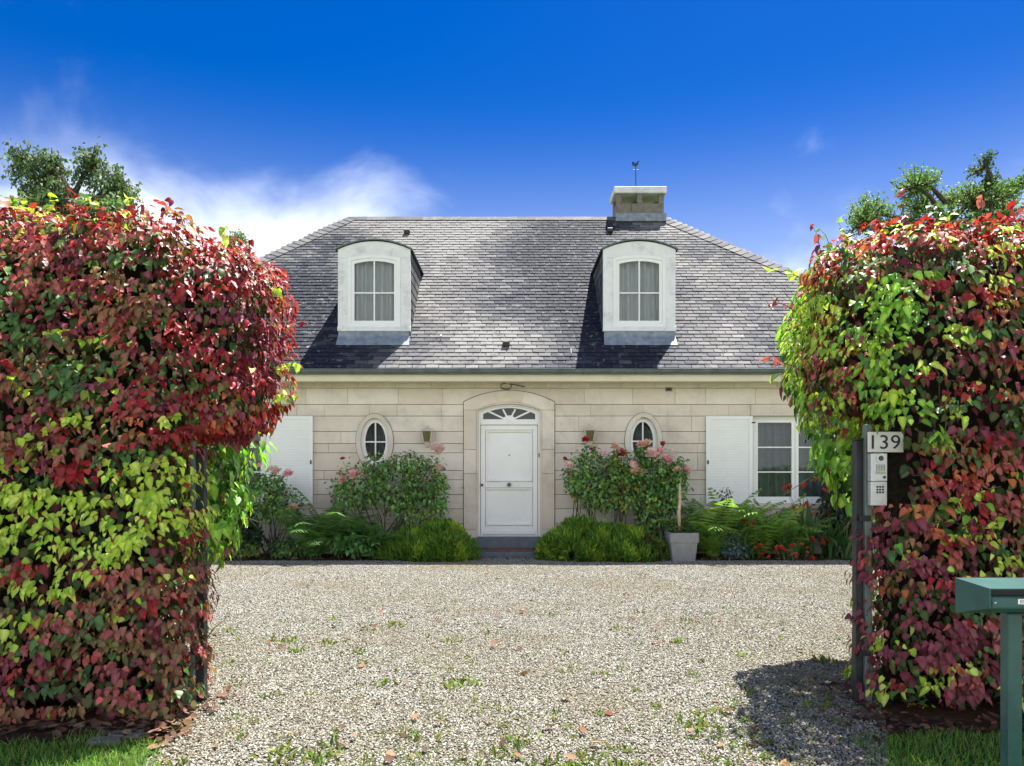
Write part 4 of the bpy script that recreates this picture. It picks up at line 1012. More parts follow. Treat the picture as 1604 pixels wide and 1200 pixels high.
def P2(x, y, Y=ys): p = W(x, y, Y); return p.x, p.z
x0, z1 = P2(1358.5, 676.5); x1, z0 = P2(1414, 708.5)
nb = thing('number_plaque', (x0, ys, z0), 'square-cornered pale plaque with black number 139 on gate post', 'house number')
MB().box(x0, x1, ys-0.012, ys, z0, z1, 0.002).build('plate', PLAQUE, nb)
cu = bpy.data.curves.new('digits', 'FONT'); cu.body = '139'; cu.size = 0.142; cu.extrude = 0.0015; cu.align_x = 'CENTER'; cu.align_y = 'CENTER'; cu.space_character = 1.06
tmp = bpy.data.objects.new('digits', cu); C.objects.link(tmp); bpy.context.view_layer.update()
dm = bpy.data.meshes.new_from_object(tmp); bpy.data.objects.remove(tmp); dm.materials.clear(); dm.materials.append(INK)
xs_ = [v.co.x for v in dm.vertices]; ys_ = [v.co.y for v in dm.vertices]; mx_, my_ = (max(xs_)+min(xs_))/2, (max(ys_)+min(ys_))/2
sxx = 0.80*(x1-x0)/(max(xs_)-min(xs_)); syy = 0.68*(z1-z0)/(max(ys_)-min(ys_))
for v in dm.vertices: v.co = ((v.co.x-mx_)*sxx, (v.co.y-my_)*syy, v.co.z)
link('digits', dm, nb, ((x0+x1)/2, ys-0.0136, (z0+z1)/2), (R(90), 0, 0))
x0, z1 = P2(1362, 709.5); x1, z0 = P2(1387.5, 792)
ic = thing('intercom', (x0, ys, z0), 'silver door intercom panel with camera and speaker under the number plaque', 'intercom')
zsplit = P2(0, 754)[1]; yf = ys-0.022
MB().box(x0, x1, yf, ys+0.03, zsplit+0.001, z1-0.003, 0.003).build('upper_panel', STEEL, ic)
MB().box(x0, x1, yf+0.002, ys+0.03, z0, zsplit-0.001, 0.003).build('lower_panel', STEEL, ic)
ccx, ccz = P2(1377, 718); rim = 0.027
def disc(cx, cz, r0, r1, y0, y1, nm, mat, par, n=20):
    MB().ring([(cx+r1*math.sin(2*math.pi*k/n), cz-r1*math.cos(2*math.pi*k/n)) for k in range(n)], [(cx+r0*math.sin(2*math.pi*k/n), cz-r0*math.cos(2*math.pi*k/n)) for k in range(n)], y0, y1).build(nm, mat, par)
disc(ccx, ccz, 0.018, 0.032, yf-0.006, yf+0.002, 'camera_rim', STEEL, ic)
MB().prism([(ccx+0.018*math.cos(q*0.4), ccz+0.018*math.sin(q*0.4)) for q in range(16)], yf-0.003, yf+0.001, 0.0008).build('camera_lens', simple('lens', (0.008, 0.009, 0.012), 0.08, 0, bmp=0), ic)
gr = MB()
for a_ in range(6):
    for b_ in range(5):
        gx, gz = P2(1370.5+a_*2.5, 728.5+b_*2.0); gr.box(gx-0.0032, gx+0.0032, yf-0.0006, yf-0.0001, gz-0.0026, gz+0.0026)
gr.build('speaker_grille', DARKMETAL, ic)
a_, b_ = P2(1369, 742.5); c_, d_ = P2(1385, 738.5)
MB().box(a_, c_, yf-0.002, yf-0.0001, b_, d_, 0.0005).build('name_strip', simple('pale_green_strip', (0.32, 0.40, 0.20), 0.4, 0.05), ic)
a_, b_ = P2(1382.5, 747.5); disc(a_, b_, 0.001, 0.009, yf-0.006, yf, 'call_button', DARKMETAL, ic, 12)
kp = MB()
for i in range(3):
    for j in range(3): gx, gz = P2(1372+i*4.3, 762.5+j*4.3); kp.box(gx-0.006, gx+0.006, yf-0.001, yf+0.0016, gz-0.006, gz+0.006)
kp.build('keypad', DARKMETAL, ic)

ym = 3.62
mbx = thing('mailbox', ((1591-CX)/F*ym, ym, 0), 'dark teal metal mailbox on a square post in front of the right hedge', 'mailbox')
mc = (1591-CX)/F*ym; hwB = mc-(1496.5-CX)/F*ym; zb1, zb0 = EYE+(HY-905)/F*ym, EYE+(HY-960)/F*ym
yfm = ym-0.20; hwF = mc-(1550-CX)/F*yfm; zf1, zf0 = EYE+(HY-922)/F*yfm, EYE+(HY-953)/F*yfm
Bk = [(mc-hwB, ym, zb0), (mc+hwB, ym, zb0), (mc+hwB, ym, zb1), (mc-hwB, ym, zb1)]
Fr = [(mc-hwF, yfm, zf0), (mc+hwF, yfm, zf0), (mc+hwF, yfm, zf1), (mc-hwF, yfm, zf1)]
sl1, sl0 = zf1-0.004, zf1-0.036
In = [(mc-hwF+0.006, yfm, sl0), (mc+hwF-0.006, yfm, sl0), (mc+hwF-0.006, yfm, sl1), (mc-hwF+0.006, yfm, sl1)]
Bx = [(mc-hwB+0.15, ym+0.20, zb0+0.03), (mc+hwB-0.15, ym+0.20, zb0+0.03), (mc+hwB-0.15, ym+0.20, zb1-0.07), (mc-hwB+0.15, ym+0.20, zb1-0.07)]
MB().add(Bk+Fr+In+Bx, [(0, 4, 5, 1), (1, 5, 6, 2), (2, 6, 7, 3), (3, 7, 4, 0), (4, 5, 9, 8), (5, 6, 10, 9), (6, 7, 11, 10), (7, 4, 8, 11), (0, 1, 13, 12), (1, 2, 14, 13), (2, 3, 15, 14), (3, 0, 12, 15), (12, 13, 14, 15)]).build('housing', TEAL, mbx)
MB().box(mc-hwF+0.007, mc+hwF-0.007, yfm+0.05, yfm+0.052, sl0-0.004, sl1).build('slot_flap', BLACKPAINT, mbx)
MB().box(mc-hwF+0.01, mc+hwF-0.01, yfm-0.006, yfm-0.001, zf0+0.004, sl0-0.004, 0.002).build('front_plate', TEAL, mbx)
MB().box(mc-0.033, mc+0.033, ym+0.0, ym+0.066, -0.02, zb0-0.0065, 0.004).build('post', TEAL, mbx)
disc(mc-0.10, (zf0+sl0)/2, 0.002, 0.009, yfm-0.010, yfm-0.005, 'lock', STEEL, mbx, 14)
for k_ in (-1, 1): disc(mc+k_*(hwF-0.022), (zf0+sl0)/2, 0.0005, 0.004, yfm-0.0085, yfm-0.0055, 'rivet', STEEL, mbx, 8)
MB().box(mc-0.045, mc+0.045, ym-0.012, ym+0.078, zb0-0.006, zb0-0.0015, 0.001).build('bracket_plate', TEAL, mbx)
lx0 = (1593-CX)/F*yfm; lz0_, lz1_ = EYE+(HY-946)/F*yfm, EYE+(HY-938)/F*yfm
MB().box(lx0, lx0+0.09, yfm-0.0085, yfm-0.0065, lz0_, lz1_).build('sticker', WHITE, mbx)
cu = bpy.data.curves.new('lettering', 'FONT'); cu.body = 'pub'; cu.size = 0.024; cu.extrude = 0.0003
tmp = bpy.data.objects.new('lettering', cu); C.objects.link(tmp); bpy.context.view_layer.update()
dm = bpy.data.meshes.new_from_object(tmp); bpy.data.objects.remove(tmp); dm.materials.clear(); dm.materials.append(INK)
link('lettering', dm, mbx, (lx0+0.008, yfm-0.0089, lz0_+0.008), (R(90), 0, 0))

# ------------------------------------------------------------------ planting in front of the house
YP = 13.42
def foliage_in(blobs, n, r, shell=0.55):
    vol = np.array([b[3]*b[4]*b[5] for b in blobs])**0.75; k = r.choice(len(blobs), n, p=vol/vol.sum()); B = np.array(blobs)[k]
    d = nrm(r.normal(size=(n, 3))); rad = (r.random(n)**(1/3)*(1-shell)+shell*r.random(n)**0.25)*(1+0.22*r.normal(size=n)*(r.random(n) < 0.5))
    return B[:, :3]+d*B[:, 3:]*rad[:, None], d
def ppx(x, y, Y=YP): p = W(x, y, Y); return (p.x, p.y, p.z)
def petal_bloom(kind, r):
    parts = []; n = 22; tv, tt = small_leaf(0.42, 0.18, -0.25)
    a = np.arange(n)*2.4; el = np.linspace(1.25, 0.15, n)
    tip = np.stack([np.cos(a)*np.cos(el), np.sin(a)*np.cos(el), np.sin(el)], 1); upv = np.stack([-np.cos(a)*np.sin(el), -np.sin(a)*np.sin(el), np.cos(el)], 1)
    pos = tip*0.08; col = pick(kind, n, 0.1, r); V, T_, c_ = scatter(tv, tt, pos, tip, upv, np.linspace(0.5, 0.72, n), col)
    return tri_mesh('bloom', V, T_, c_, PETAL)
rb = np.random.default_rng(3)
PINKS = [[(0.9, 0.62, 0.66), (0.92, 0.72, 0.74)], [(0.92, 0.70, 0.70), (0.92, 0.78, 0.77)], [(0.88, 0.50, 0.57), (0.9, 0.62, 0.66)]]
BLOOM = [petal_bloom(k, rb) for k in PINKS]; PALEB = [petal_bloom([(0.82, 0.62, 0.48), (0.85, 0.55, 0.45)], rb)]; BUD = [petal_bloom([(0.45, 0.04, 0.08), (0.55, 0.08, 0.12)], rb)]
ROSE = [(0.12, 0.27, 0.07), (0.17, 0.35, 0.09), (0.08, 0.19, 0.055), (0.25, 0.42, 0.10)]
def rose(label, base_px, blobs, n, blooms, seed, Y=YP, canes=9, extra=None, leaf=(0.055, 0.10)):
    r = np.random.default_rng(seed); bx = ppx(base_px, 868, Y)[0]
    t = thing('rose_bush', (bx, Y, 0), label, 'rose bush', 'rose bushes along the house front')
    B = [(*ppx(x, y, Y), w/90, 0.30, h/90) for x, y, w, h in blobs]
    p, d = foliage_in(B, n, r); keep = (p[:, 1] < 13.93) & (p[:, 2] > 0.1); p, d = p[keep], d[keep]; n = len(p)
    tip = d*0.6+np.array([0, -0.25, -0.55])+r.normal(0, 0.5, (n, 3)); upv = d*0.5+np.array([0, -0.35, 0.8])+r.normal(0, 0.35, (n, 3))
    col = pick(ROSE+([(0.30, 0.30, 0.05)] if extra else []), n, 0.2, r); odd = r.random(n)
    col[odd < 0.05] = pick([(0.34, 0.30, 0.05), (0.22, 0.26, 0.04)], (odd < 0.05).sum(), 0.2, r)
    col[odd > 0.955] = pick([(0.16, 0.05, 0.04)], (odd > 0.955).sum(), 0.2, r)
    tag(link('foliage', tri_mesh('foliage', *scatter(*SMALL_R, p, tip, upv, r.uniform(leaf[0], leaf[1], n), col), LEAF), t), kind='stuff')
    def cane(q, rad):
        q = Vector(q); b0 = Vector((bx+r.normal(0, 0.13), Y+r.normal(0, 0.05), 0)); mid_ = b0.lerp(q, 0.5)+Vector((r.normal(0, .06), 0, -0.05))
        MB().tube([b0, b0.lerp(mid_, 0.6), mid_, mid_.lerp(q, 0.6), q], [rad, rad*0.9, rad*0.75, rad*0.55, rad*0.35], 5).build('cane', CANE, t)
    for k in range(canes):
        b = B[k % len(B)]; cane((b[0]+r.normal(0, .5)*b[3], Y+r.uniform(-0.15, 0.15), b[2]+r.uniform(-0.2, 0.6)*b[5]), 0.013)
    for (x, y, s, kind) in blooms:
        q = ppx(x, y, Y-r.uniform(0.05, 0.25)); ms = {'p': BLOOM, 'w': PALEB, 'r': BUD}[kind]
        link('bloom', ms[r.integers(len(ms))], t, q, (r.uniform(0.3, 1.1), r.normal(0, .3), r.uniform(-.5, .5)), s/90*1.55)
        cane((q[0], q[1], q[2]-0.02), 0.006)
        k_ = 8; pp = np.array(q)+np.stack([r.normal(0, .04, k_), r.normal(0, .04, k_), -r.uniform(0.04, 0.35, k_)], 1)
        lf = scatter(*SMALL_R, pp, r.normal(0, 1, (k_, 3))+np.array([0, -.4, -.3]), r.normal(0, .4, (k_, 3))+np.array([0, -.3, .8]), r.uniform(0.045, 0.075, k_), pick(ROSE, k_, 0.2, r))
        tag(link('sprig', tri_mesh('sprig', *lf, LEAF), t), kind='stuff')
SMALL_R = small_leaf(0.33, 0.12, 0.2)
rose('leggy rose bush with pink blooms in front of the left shutter', 425, [(405, 775, 42, 34), (445, 790, 28, 26), (425, 760, 26, 22), (395, 800, 30, 22), (455, 815, 18, 18)], 1500,
     [(428, 737, 9, 'p'), (434, 741, 9, 'p'), (451, 744, 9, 'p'), (459, 797, 9, 'w'), (408, 730, 6, 'p')], 71, canes=16)
rose('broad rose bush with pink blooms under the left oval window', 600, [(565, 760, 42, 36), (620, 760, 50, 42), (665, 755, 38, 40), (540, 775, 22, 26), (650, 790, 46, 34), (590, 735, 24, 26), (685, 780, 18, 40), (640, 725, 40, 16)], 3300,
     [(555, 746, 11, 'p'), (572, 747, 9, 'p'), (537, 753, 8, 'p'), (683, 704, 12, 'p'), (690, 709, 10, 'p'), (688, 736, 9, 'p'), (537, 720, 5, 'r'), (534, 743, 6, 'p')], 72, canes=14)
rose('tall thin rose bush right of the front door with small buds', 915, [(905, 740, 20, 30), (925, 725, 18, 32), (920, 765, 26, 26), (898, 755, 14, 22), (935, 775, 22, 22)], 1150,
     [(917, 690, 7, 'r'), (893, 731, 8, 'p'), (925, 705, 5, 'r'), (884, 720, 5, 'r')], 73, canes=9)
rose('middle rose bush between lantern and right oval window, yellowing leaves', 965, [(955, 740, 20, 28), (970, 725, 16, 24), (975, 770, 24, 34), (950, 775, 22, 26), (985, 745, 18, 24)], 1600,
     [(943, 712, 8, 'p'), (962, 700, 8, 'w'), (974, 711, 8, 'r')], 74, canes=9, extra=True)
rose('dense rose bush full of pink blooms below the right oval window', 1020, [(1015, 745, 36, 36), (1050, 750, 26, 36), (1030, 775, 42, 34), (1010, 715, 18, 18), (1020, 810, 26, 30), (1062, 740, 14, 22)], 2700,
     [(1003, 698, 8, 'p'), (1013, 697, 9, 'w'), (1019, 712, 11, 'p'), (1025, 716, 10, 'p'), (1032, 709, 9, 'p'), (1053, 712, 10, 'p'), (1045, 722, 10, 'p'), (989, 732, 11, 'p'), (996, 729, 11, 'p'), (991, 741, 9, 'w'), (1001, 740, 9, 'w'), (1074, 738, 9, 'p'), (1061, 738, 8, 'w'), (1038, 696, 5, 'r')], 75, canes=12)

# low heather mounds either side of the door
def heather(label, x0, x1, ytop, Yc, seed, n):
    r = np.random.default_rng(seed); cx = (x0+x1)/2; c = W(cx, 868, Yc); hw = (x1-x0)/2/F*Yc; h = (EYE+(HY-ytop)/F*Yc)*0.86
    t = thing('mound_shrub', (c.x, Yc, 0), label, 'shrub', 'low green mounds beside the door')
    def sdf(p): return smin(smin(sd_ell(p, (c.x, Yc, 0.0), (hw, 0.52, h*0.9)), sd_ell(p, (c.x-hw*0.3*SGN, Yc, 0.05), (hw*0.55, 0.45, h)), 0.1), sd_ell(p, (c.x+hw*0.45, Yc-0.1, 0), (hw*0.5, 0.45, h*0.75)), 0.1)+0.05*vnoise(p, 7, seed)+0.03*vnoise(p, 15, seed+1)
    p, nn = surface(sdf, (c.x-hw-0.2, Yc-0.8, 0.0), (c.x+hw+0.2, Yc+0.6, h+0.3), n, r)
    k = (p[:, 2] > 0.0) & (p[:, 1] < 13.9); p, nn = p[k], nn[k]; m = len(p)
    p = p-nn*r.uniform(0, 0.10, (m, 1)); tip = nn*0.8+np.array([0, -0.1, 0.75])+r.normal(0, 0.35, (m, 3))
    col = pick([(0.14, 0.27, 0.045), (0.18, 0.34, 0.05), (0.22, 0.39, 0.055), (0.09, 0.19, 0.04)], m, 0.2, r)
    lt = vnoise(p, 9, seed+2) > 0.45; col[lt] = pick([(0.36, 0.52, 0.06), (0.30, 0.46, 0.055)], lt.sum(), 0.2, r)
    dk = vnoise(p, 6, seed+5) > 0.75; col[dk] = pick([(0.10, 0.09, 0.04)], dk.sum(), 0.2, r)
    tag(link('foliage', tri_mesh('foliage', *scatter(*NEEDLE, p, tip, r.normal(0, 1, (m, 3)), r.uniform(0.05, 0.16, m), col), SOFTLEAF, False), t), kind='stuff')
    s = MB()
    for k in range(14):
        a = r.uniform(0, 6.28); q = r.uniform(0.3, 0.8); s.tube([(c.x, Yc, 0), (c.x+math.cos(a)*hw*q*0.5, Yc+math.sin(a)*0.2*q, h*0.4), (c.x+math.cos(a)*hw*q, Yc+math.sin(a)*0.4*q, h*0.55)], [0.012, 0.008, 0.004], 5)
    s.build('stems', BARK, t)
SGN = -1; heather('low rounded green mound shrub left of the doorstep', 594, 750, 818, 13.3, 81, 15000)
SGN = 1; heather('wide low green mound shrub between the doorstep and the grey pot', 838, 1046, 815, 13.25, 82, 20000)

# ferns
def frond(arch, r, cols):
    n = 20; parts = []; pts = []
    for k in range(n+1):
        s = k/n; pts.append((0, s*math.cos(arch*s*0.9), s*math.sin(1.15-arch*s)*0.9))
    pts = np.array(pts); pts[:, 1] = np.cumsum(np.r_[0, np.full(n, 1/n)*np.cos(1.2-arch*np.linspace(0, 1, n))]); pts[:, 2] = np.cumsum(np.r_[0, np.full(n, 1/n)*np.sin(1.2-arch*np.linspace(0, 1, n))])
    V, T_ = [], []
    def add(v, t): b = len(V); V.extend(v); T_.extend([tuple(i+b for i in q) for q in t])
    for k in range(n):
        a, b = pts[k], pts[k+1]; add([a-[0.006, 0, 0], a+[0.006, 0, 0], b], [(0, 1, 2)])
        if k < 2: continue
        s = k/n; L_ = 0.26*math.sin(math.pi*min(1, (s+0.12)/1.12))**0.8
        d = (b-a)/np.linalg.norm(b-a); wd_ = 0.019
        for sg in (-1, 1):
            e = np.array([sg, 0, 0])*0.9+d*0.42+np.array([0, 0, -0.15+r.normal(0, .06)]); e /= np.linalg.norm(e)
            m_ = a+e*L_*0.5; add([a, m_+d*wd_, a+e*L_+[0, 0, -0.02], m_-d*wd_], [(0, 1, 2), (0, 2, 3)])
    V = np.array(V); c = np.clip(np.array(cols)[None]*(1+0.15*r.normal(size=(len(V), 1))), 0.01, 0.8)
    return tri_mesh('frond', V, np.array(T_), c, SOFTLEAF, False)
rf = np.random.default_rng(9)
FROND_D = [frond(a, rf, c) for a in (0.7, 1.1, 1.5) for c in ((0.10, 0.22, 0.06), (0.13, 0.27, 0.07))]
FROND_L = [frond(a, rf, c) for a in (0.7, 1.1, 1.5) for c in ((0.17, 0.32, 0.07), (0.22, 0.39, 0.075))]
def fern(px_, Y, h, n, light, label, seed):
    r = random.Random(seed); p = W(px_, 868, Y); t = thing('fern', (p.x, Y, 0), label, 'fern', 'ferns in the beds')
    for k in range(n):
        a = 2*math.pi*(k+r.random()*0.7)/n; ms = FROND_L if light else FROND_D
        s = h*r.uniform(0.8, 1.25)
        back = max(0.0, math.cos(a))
        q = (p.x+r.gauss(0, .05), Y-0.05*math.cos(a), 0)
        link('frond', ms[r.randrange(len(ms))], t, q, (r.gauss(0.10, .15), r.gauss(0, .12), a), s*1.2*(1-0.2*back))
fern(497, 13.25, 0.95, 18, False, 'dark green feathery fern beside the left shutter', 1)
fern(530, 13.38, 1.0, 16, False, 'dark fern directly under the left end of the broad rose bush', 2)
fern(588, 13.30, 0.75, 16, False, 'small dark fern just left of the low mound shrub', 3)
fern(1110, 13.38, 1.05, 20, True, 'light green fern right of the grey pot', 4)
fern(1150, 13.45, 1.05, 20, True, 'light green fern in front of the right shutter', 5)
fern(1190, 13.40, 0.95, 18, True, 'light green fern below the right edge of the shutter', 6)
fern(1120, 13.15, 0.55, 14, True, 'low fern at the gravel edge right of the pot', 7)
fern(1228, 13.45, 0.85, 16, True, 'fern below the right window sill among red flowers', 8)

# strap-leaved clumps with red flowers
def strap(bend, r, col, w=0.035):
    n = 8; v = []; c = []; y = z = 0.0; a = 1.45
    for k in range(n+1):
        s = k/n; ww = w*(1-s**2.2)*(0.7+0.6*min(1, s*3))+0.002
        v += [(-ww, y, z+ww*0.25), (0, y, z), (ww, y, z+ww*0.25)]; a -= bend/n*(0.5+s*1.2); y += math.cos(a)/n; z += math.sin(a)/n
    t = []
    for k in range(n):
        b = 3*k
        for j in (0, 1): t += [(b+j, b+j+1, b+j+4), (b+j, b+j+4, b+j+3)]
    v = np.array(v); return tri_mesh('leaf', v, np.array(t), np.clip(np.array(col)[None].repeat(len(v), 0)*(1+0.06*r.normal(size=(len(v), 1))), 0.01, 0.8), LEAF)
STRAP = [strap(b, rf, c) for b in (0.3, 0.8, 1.4, 2.0) for c in ((0.08, 0.19, 0.06), (0.12, 0.25, 0.08))]
REDS = [petal_bloom([(0.60, 0.04, 0.035), (0.65, 0.09, 0.05)], rb), petal_bloom([(0.66, 0.13, 0.10), (0.60, 0.06, 0.08)], rb)]
def clump(px_, Y, h, n, label, seed, flowers=()):
    r = random.Random(seed); p = W(px_, 868, Y); t = thing('strap_leaf_plant', (p.x, Y, 0), label, 'plant', 'strap-leaved plants in the right bed')
    for k in range(n):
        a = r.uniform(0, 6.28); link('leaf', STRAP[r.randrange(8)], t, (p.x+r.gauss(0, .07), Y+r.gauss(0, .05), 0), (r.gauss(0, .08), r.gauss(0, .12), a), h*r.uniform(0.65, 1.15)*(1-0.3*max(0, math.cos(a))))
    for (x, y) in flowers:
        q = Vector(ppx(x, y, Y-r.uniform(0.1, 0.4))); MB().tube([(p.x+r.gauss(0, .05), Y, 0), (q.x*0.6+p.x*0.4, q.y*0.6+Y*0.4, q.z*0.72), q], [0.006, 0.005, 0.003], 4).build('flower_stalk', CANE, t)
        for j in range(3):
            link('flower', REDS[r.randrange(2)], t, q+Vector((r.gauss(0, .035), r.gauss(0, .02), r.gauss(0, .03))), (r.uniform(0, 1.2), r.gauss(0, .5), r.uniform(0, 6)), r.uniform(0.05, 0.075))
clump(1232, 13.15, 0.62, 30, 'arching strap-leaved clump with low red flowers at the gravel edge', 1, [(1188, 857), (1198, 866), (1220, 860), (1240, 853), (1214, 868), (1262, 861), (1240, 870), (1230, 865)])
clump(1262, 13.55, 1.05, 34, 'tall strap-leaved clump with orange-red flowers under the window', 2, [(1234, 765), (1257, 762), (1255, 797), (1264, 793), (1246, 797), (1273, 803), (1296, 806), (1232, 768)])
clump(1300, 13.4, 0.95, 30, 'dark strap-leaved clump beside the right gate post', 3, [(1274, 849), (1289, 850), (1294, 845), (1296, 769), (1278, 752)])
clump(1325, 13.2, 0.8, 26, 'strap-leaved clump partly hidden behind the right gate post', 4, [(1276, 878)])
clump(1165, 13.3, 0.7, 18, 'strap-leaved clump with single red flowers among the light ferns', 5, [(1160, 815), (1180, 822)])

# leafy low plants
def leafy(name, label, px_, Y, blobs, n, cols, seed, size=(0.05, 0.1), tpl=None, mat=None, grp='leafy plants in the beds'):
    r = np.random.default_rng(seed); c = W(px_, 868, Y); t = thing(name, (c.x, Y, 0), label, 'plant', grp)
    B = [(*ppx(x, y, Y), w/90, 0.25, h/90) for x, y, w, h in blobs]; p, d = foliage_in(B, n, r); k = (p[:, 2] > 0.02) & (p[:, 1] < 13.95); p, d = p[k], d[k]; m = len(p)
    tag(link('foliage', tri_mesh('foliage', *scatter(*(tpl or HEART), p, d*0.7+np.array([0, -0.35, -0.3])+r.normal(0, .4, (m, 3)), d*0.4+np.array([0, -0.35, 0.9])+r.normal(0, .25, (m, 3)), r.uniform(*size, m), pick(cols, m, 0.2, r)), mat or LEAF), t), kind='stuff')
    s = MB()
    for k in range(10):
        b = B[k % len(B)]; s.tube([(c.x+r.normal(0, .06), Y, 0), (c.x*0.5+b[0]*0.5+r.normal(0, .04), Y, b[2]*0.6), (b[0]+r.normal(0, .08), Y+r.normal(0, .1), b[2]+r.normal(0, .04))], [0.008, 0.006, 0.003], 5)
    s.build('stems', CANE, t)
G1 = [(0.13, 0.27, 0.07), (0.14, 0.28, 0.075), (0.08, 0.17, 0.05)]
leafy('leafy_plant', 'leafy green plant at gravel edge in front of the broad rose bush', 555, 13.12, [(555, 845, 32, 22), (572, 850, 24, 18), (535, 850, 18, 16)], 380, [(0.13, 0.30, 0.08), (0.09, 0.21, 0.06)], 91, (0.07, 0.13))
leafy('leafy_plant', 'low dark leafy plant under the leggy rose bush', 470, 13.35, [(462, 855, 30, 16), (440, 858, 26, 14), (490, 858, 18, 12)], 380, G1, 92, (0.05, 0.10))
leafy('leafy_plant', 'dark shrub at the left end of the bed, beneath the hanging vine', 365, 13.2, [(345, 815, 30, 46), (375, 815, 26, 36), (335, 845, 26, 30), (390, 845, 18, 22)], 1500, [(0.025, 0.055, 0.025), (0.035, 0.075, 0.03), (0.05, 0.09, 0.035)], 93, (0.06, 0.11))
leafy('leafy_plant', 'small yellow-green plant at the left end of the gravel', 377, 12.95, [(375, 860, 24, 12), (395, 862, 14, 9), (352, 866, 14, 8)], 420, [(0.16, 0.24, 0.04), (0.10, 0.18, 0.03), (0.22, 0.30, 0.05)], 94, (0.04, 0.07), SMALL_R)
leafy('leafy_plant', 'small bluish-green plant at the gravel edge among the ferns', 1148, 13.05, [(1148, 850, 18, 24), (1142, 862, 14, 12), (1158, 862, 12, 12)], 480, [(0.07, 0.15, 0.11), (0.10, 0.19, 0.16), (0.16, 0.22, 0.26)], 95, (0.04, 0.075), SMALL_R)
leafy('leafy_plant', 'dark shrub in the right bed corner behind the gate post', 1325, 13.6, [(1310, 800, 28, 46), (1335, 790, 30, 56), (1345, 840, 30, 36)], 1500, [(0.025, 0.055, 0.025), (0.035, 0.08, 0.03), (0.04, 0.04, 0.035)], 96, (0.06, 0.12))
leafy('leafy_plant', 'thin tall weed with dark leaves in front of the right shutter', 1137, 13.3, [(1137, 768, 9, 4), (1138, 780, 5, 5)], 46, [(0.03, 0.06, 0.03)], 97, (0.035, 0.06), SMALL_R)
leafy('leafy_plant', 'loose green plant growing behind the grey pot', 1075, 13.45, [(1060, 810, 16, 20), (1085, 815, 16, 18), (1070, 825, 24, 10)], 420, [(0.13, 0.26, 0.06), (0.22, 0.31, 0.06)], 98, (0.04, 0.07), SMALL_R)

# grey pot with a stake
pc = W(1067.5, 879, 13.0); pt = thing('plant_pot', (pc.x, 13.0, 0), 'tapered grey square-rimmed pot at the gravel edge', 'plant pot')
sc_ = F/13.0
def sq(m_, hw0, hw1, z0, z1, ch=0.012):
    def o8(h, z): return [(pc.x+a_, 13.0+b_, z) for a_, b_ in ((-h, -h+ch), (-h+ch, -h), (h-ch, -h), (h, -h+ch), (h, h-ch), (h-ch, h), (-h+ch, h), (-h, h-ch))]
    v = o8(hw0, z0)+o8(hw1, z1); return m_.add(v, [(i, (i+1) % 8, 8+(i+1) % 8, 8+i) for i in range(8)])
h_body = 29/sc_; h_top = 45/sc_
b = MB(); sq(b, 17.5/sc_, 20.5/sc_, 0.0, h_body); b.add([(pc.x+a_*17.5/sc_, 13+b_*17.5/sc_, 0.001) for a_, b_ in ((-1, -1), (1, -1), (1, 1), (-1, 1))], [(0, 1, 2, 3)]); b.build('body', POT, pt)
b = MB(); sq(b, 20.6/sc_, 21.0/sc_, h_body, h_body+0.012); sq(b, 22.0/sc_, 22.6/sc_, h_body+0.012, h_top); sq(b, 20.6/sc_, 22.0/sc_, h_body+0.0119, h_body+0.0121); sq(b, 22.6/sc_, 19.8/sc_, h_top, h_top+0.001); sq(b, 19.8/sc_, 19.5/sc_, h_top+0.001, h_top-0.05); b.build('rim', POT, pt)
MB().box(pc.x-0.21, pc.x+0.21, 12.79, 13.21, h_top-0.06, h_top-0.04).build('potting_soil', SOIL, pt)
stz = EYE+(HY-757)/F*13.0
MB().tube([(pc.x-0.03, 13.0, h_top-0.05), (pc.x-0.045, 13.0, 0.8), (pc.x-0.025, 13.0, 1.05), (pc.x-0.03, 13.0, stz)], [0.028, 0.03, 0.026, 0.018], 7).build('stake', STAKE, pt, True)
r = np.random.default_rng(77); m = 160; p = np.array([pc.x, 13.0, h_top])+np.stack([r.uniform(-.2, .2, m), r.uniform(-.2, .2, m), r.uniform(-.04, .12, m)], 1)
tag(link('greenery', tri_mesh('greenery', *scatter(*SMALL_R, p, r.normal(0, 1, (m, 3))+np.array([0, -.2, .6]), r.normal(0, .6, (m, 3))+np.array([0, -.5, .5]), r.uniform(.03, .08, m), pick([(0.09, 0.16, 0.04), (0.06, 0.12, 0.03)], m, .2, r)), LEAF), pt), kind='stuff')

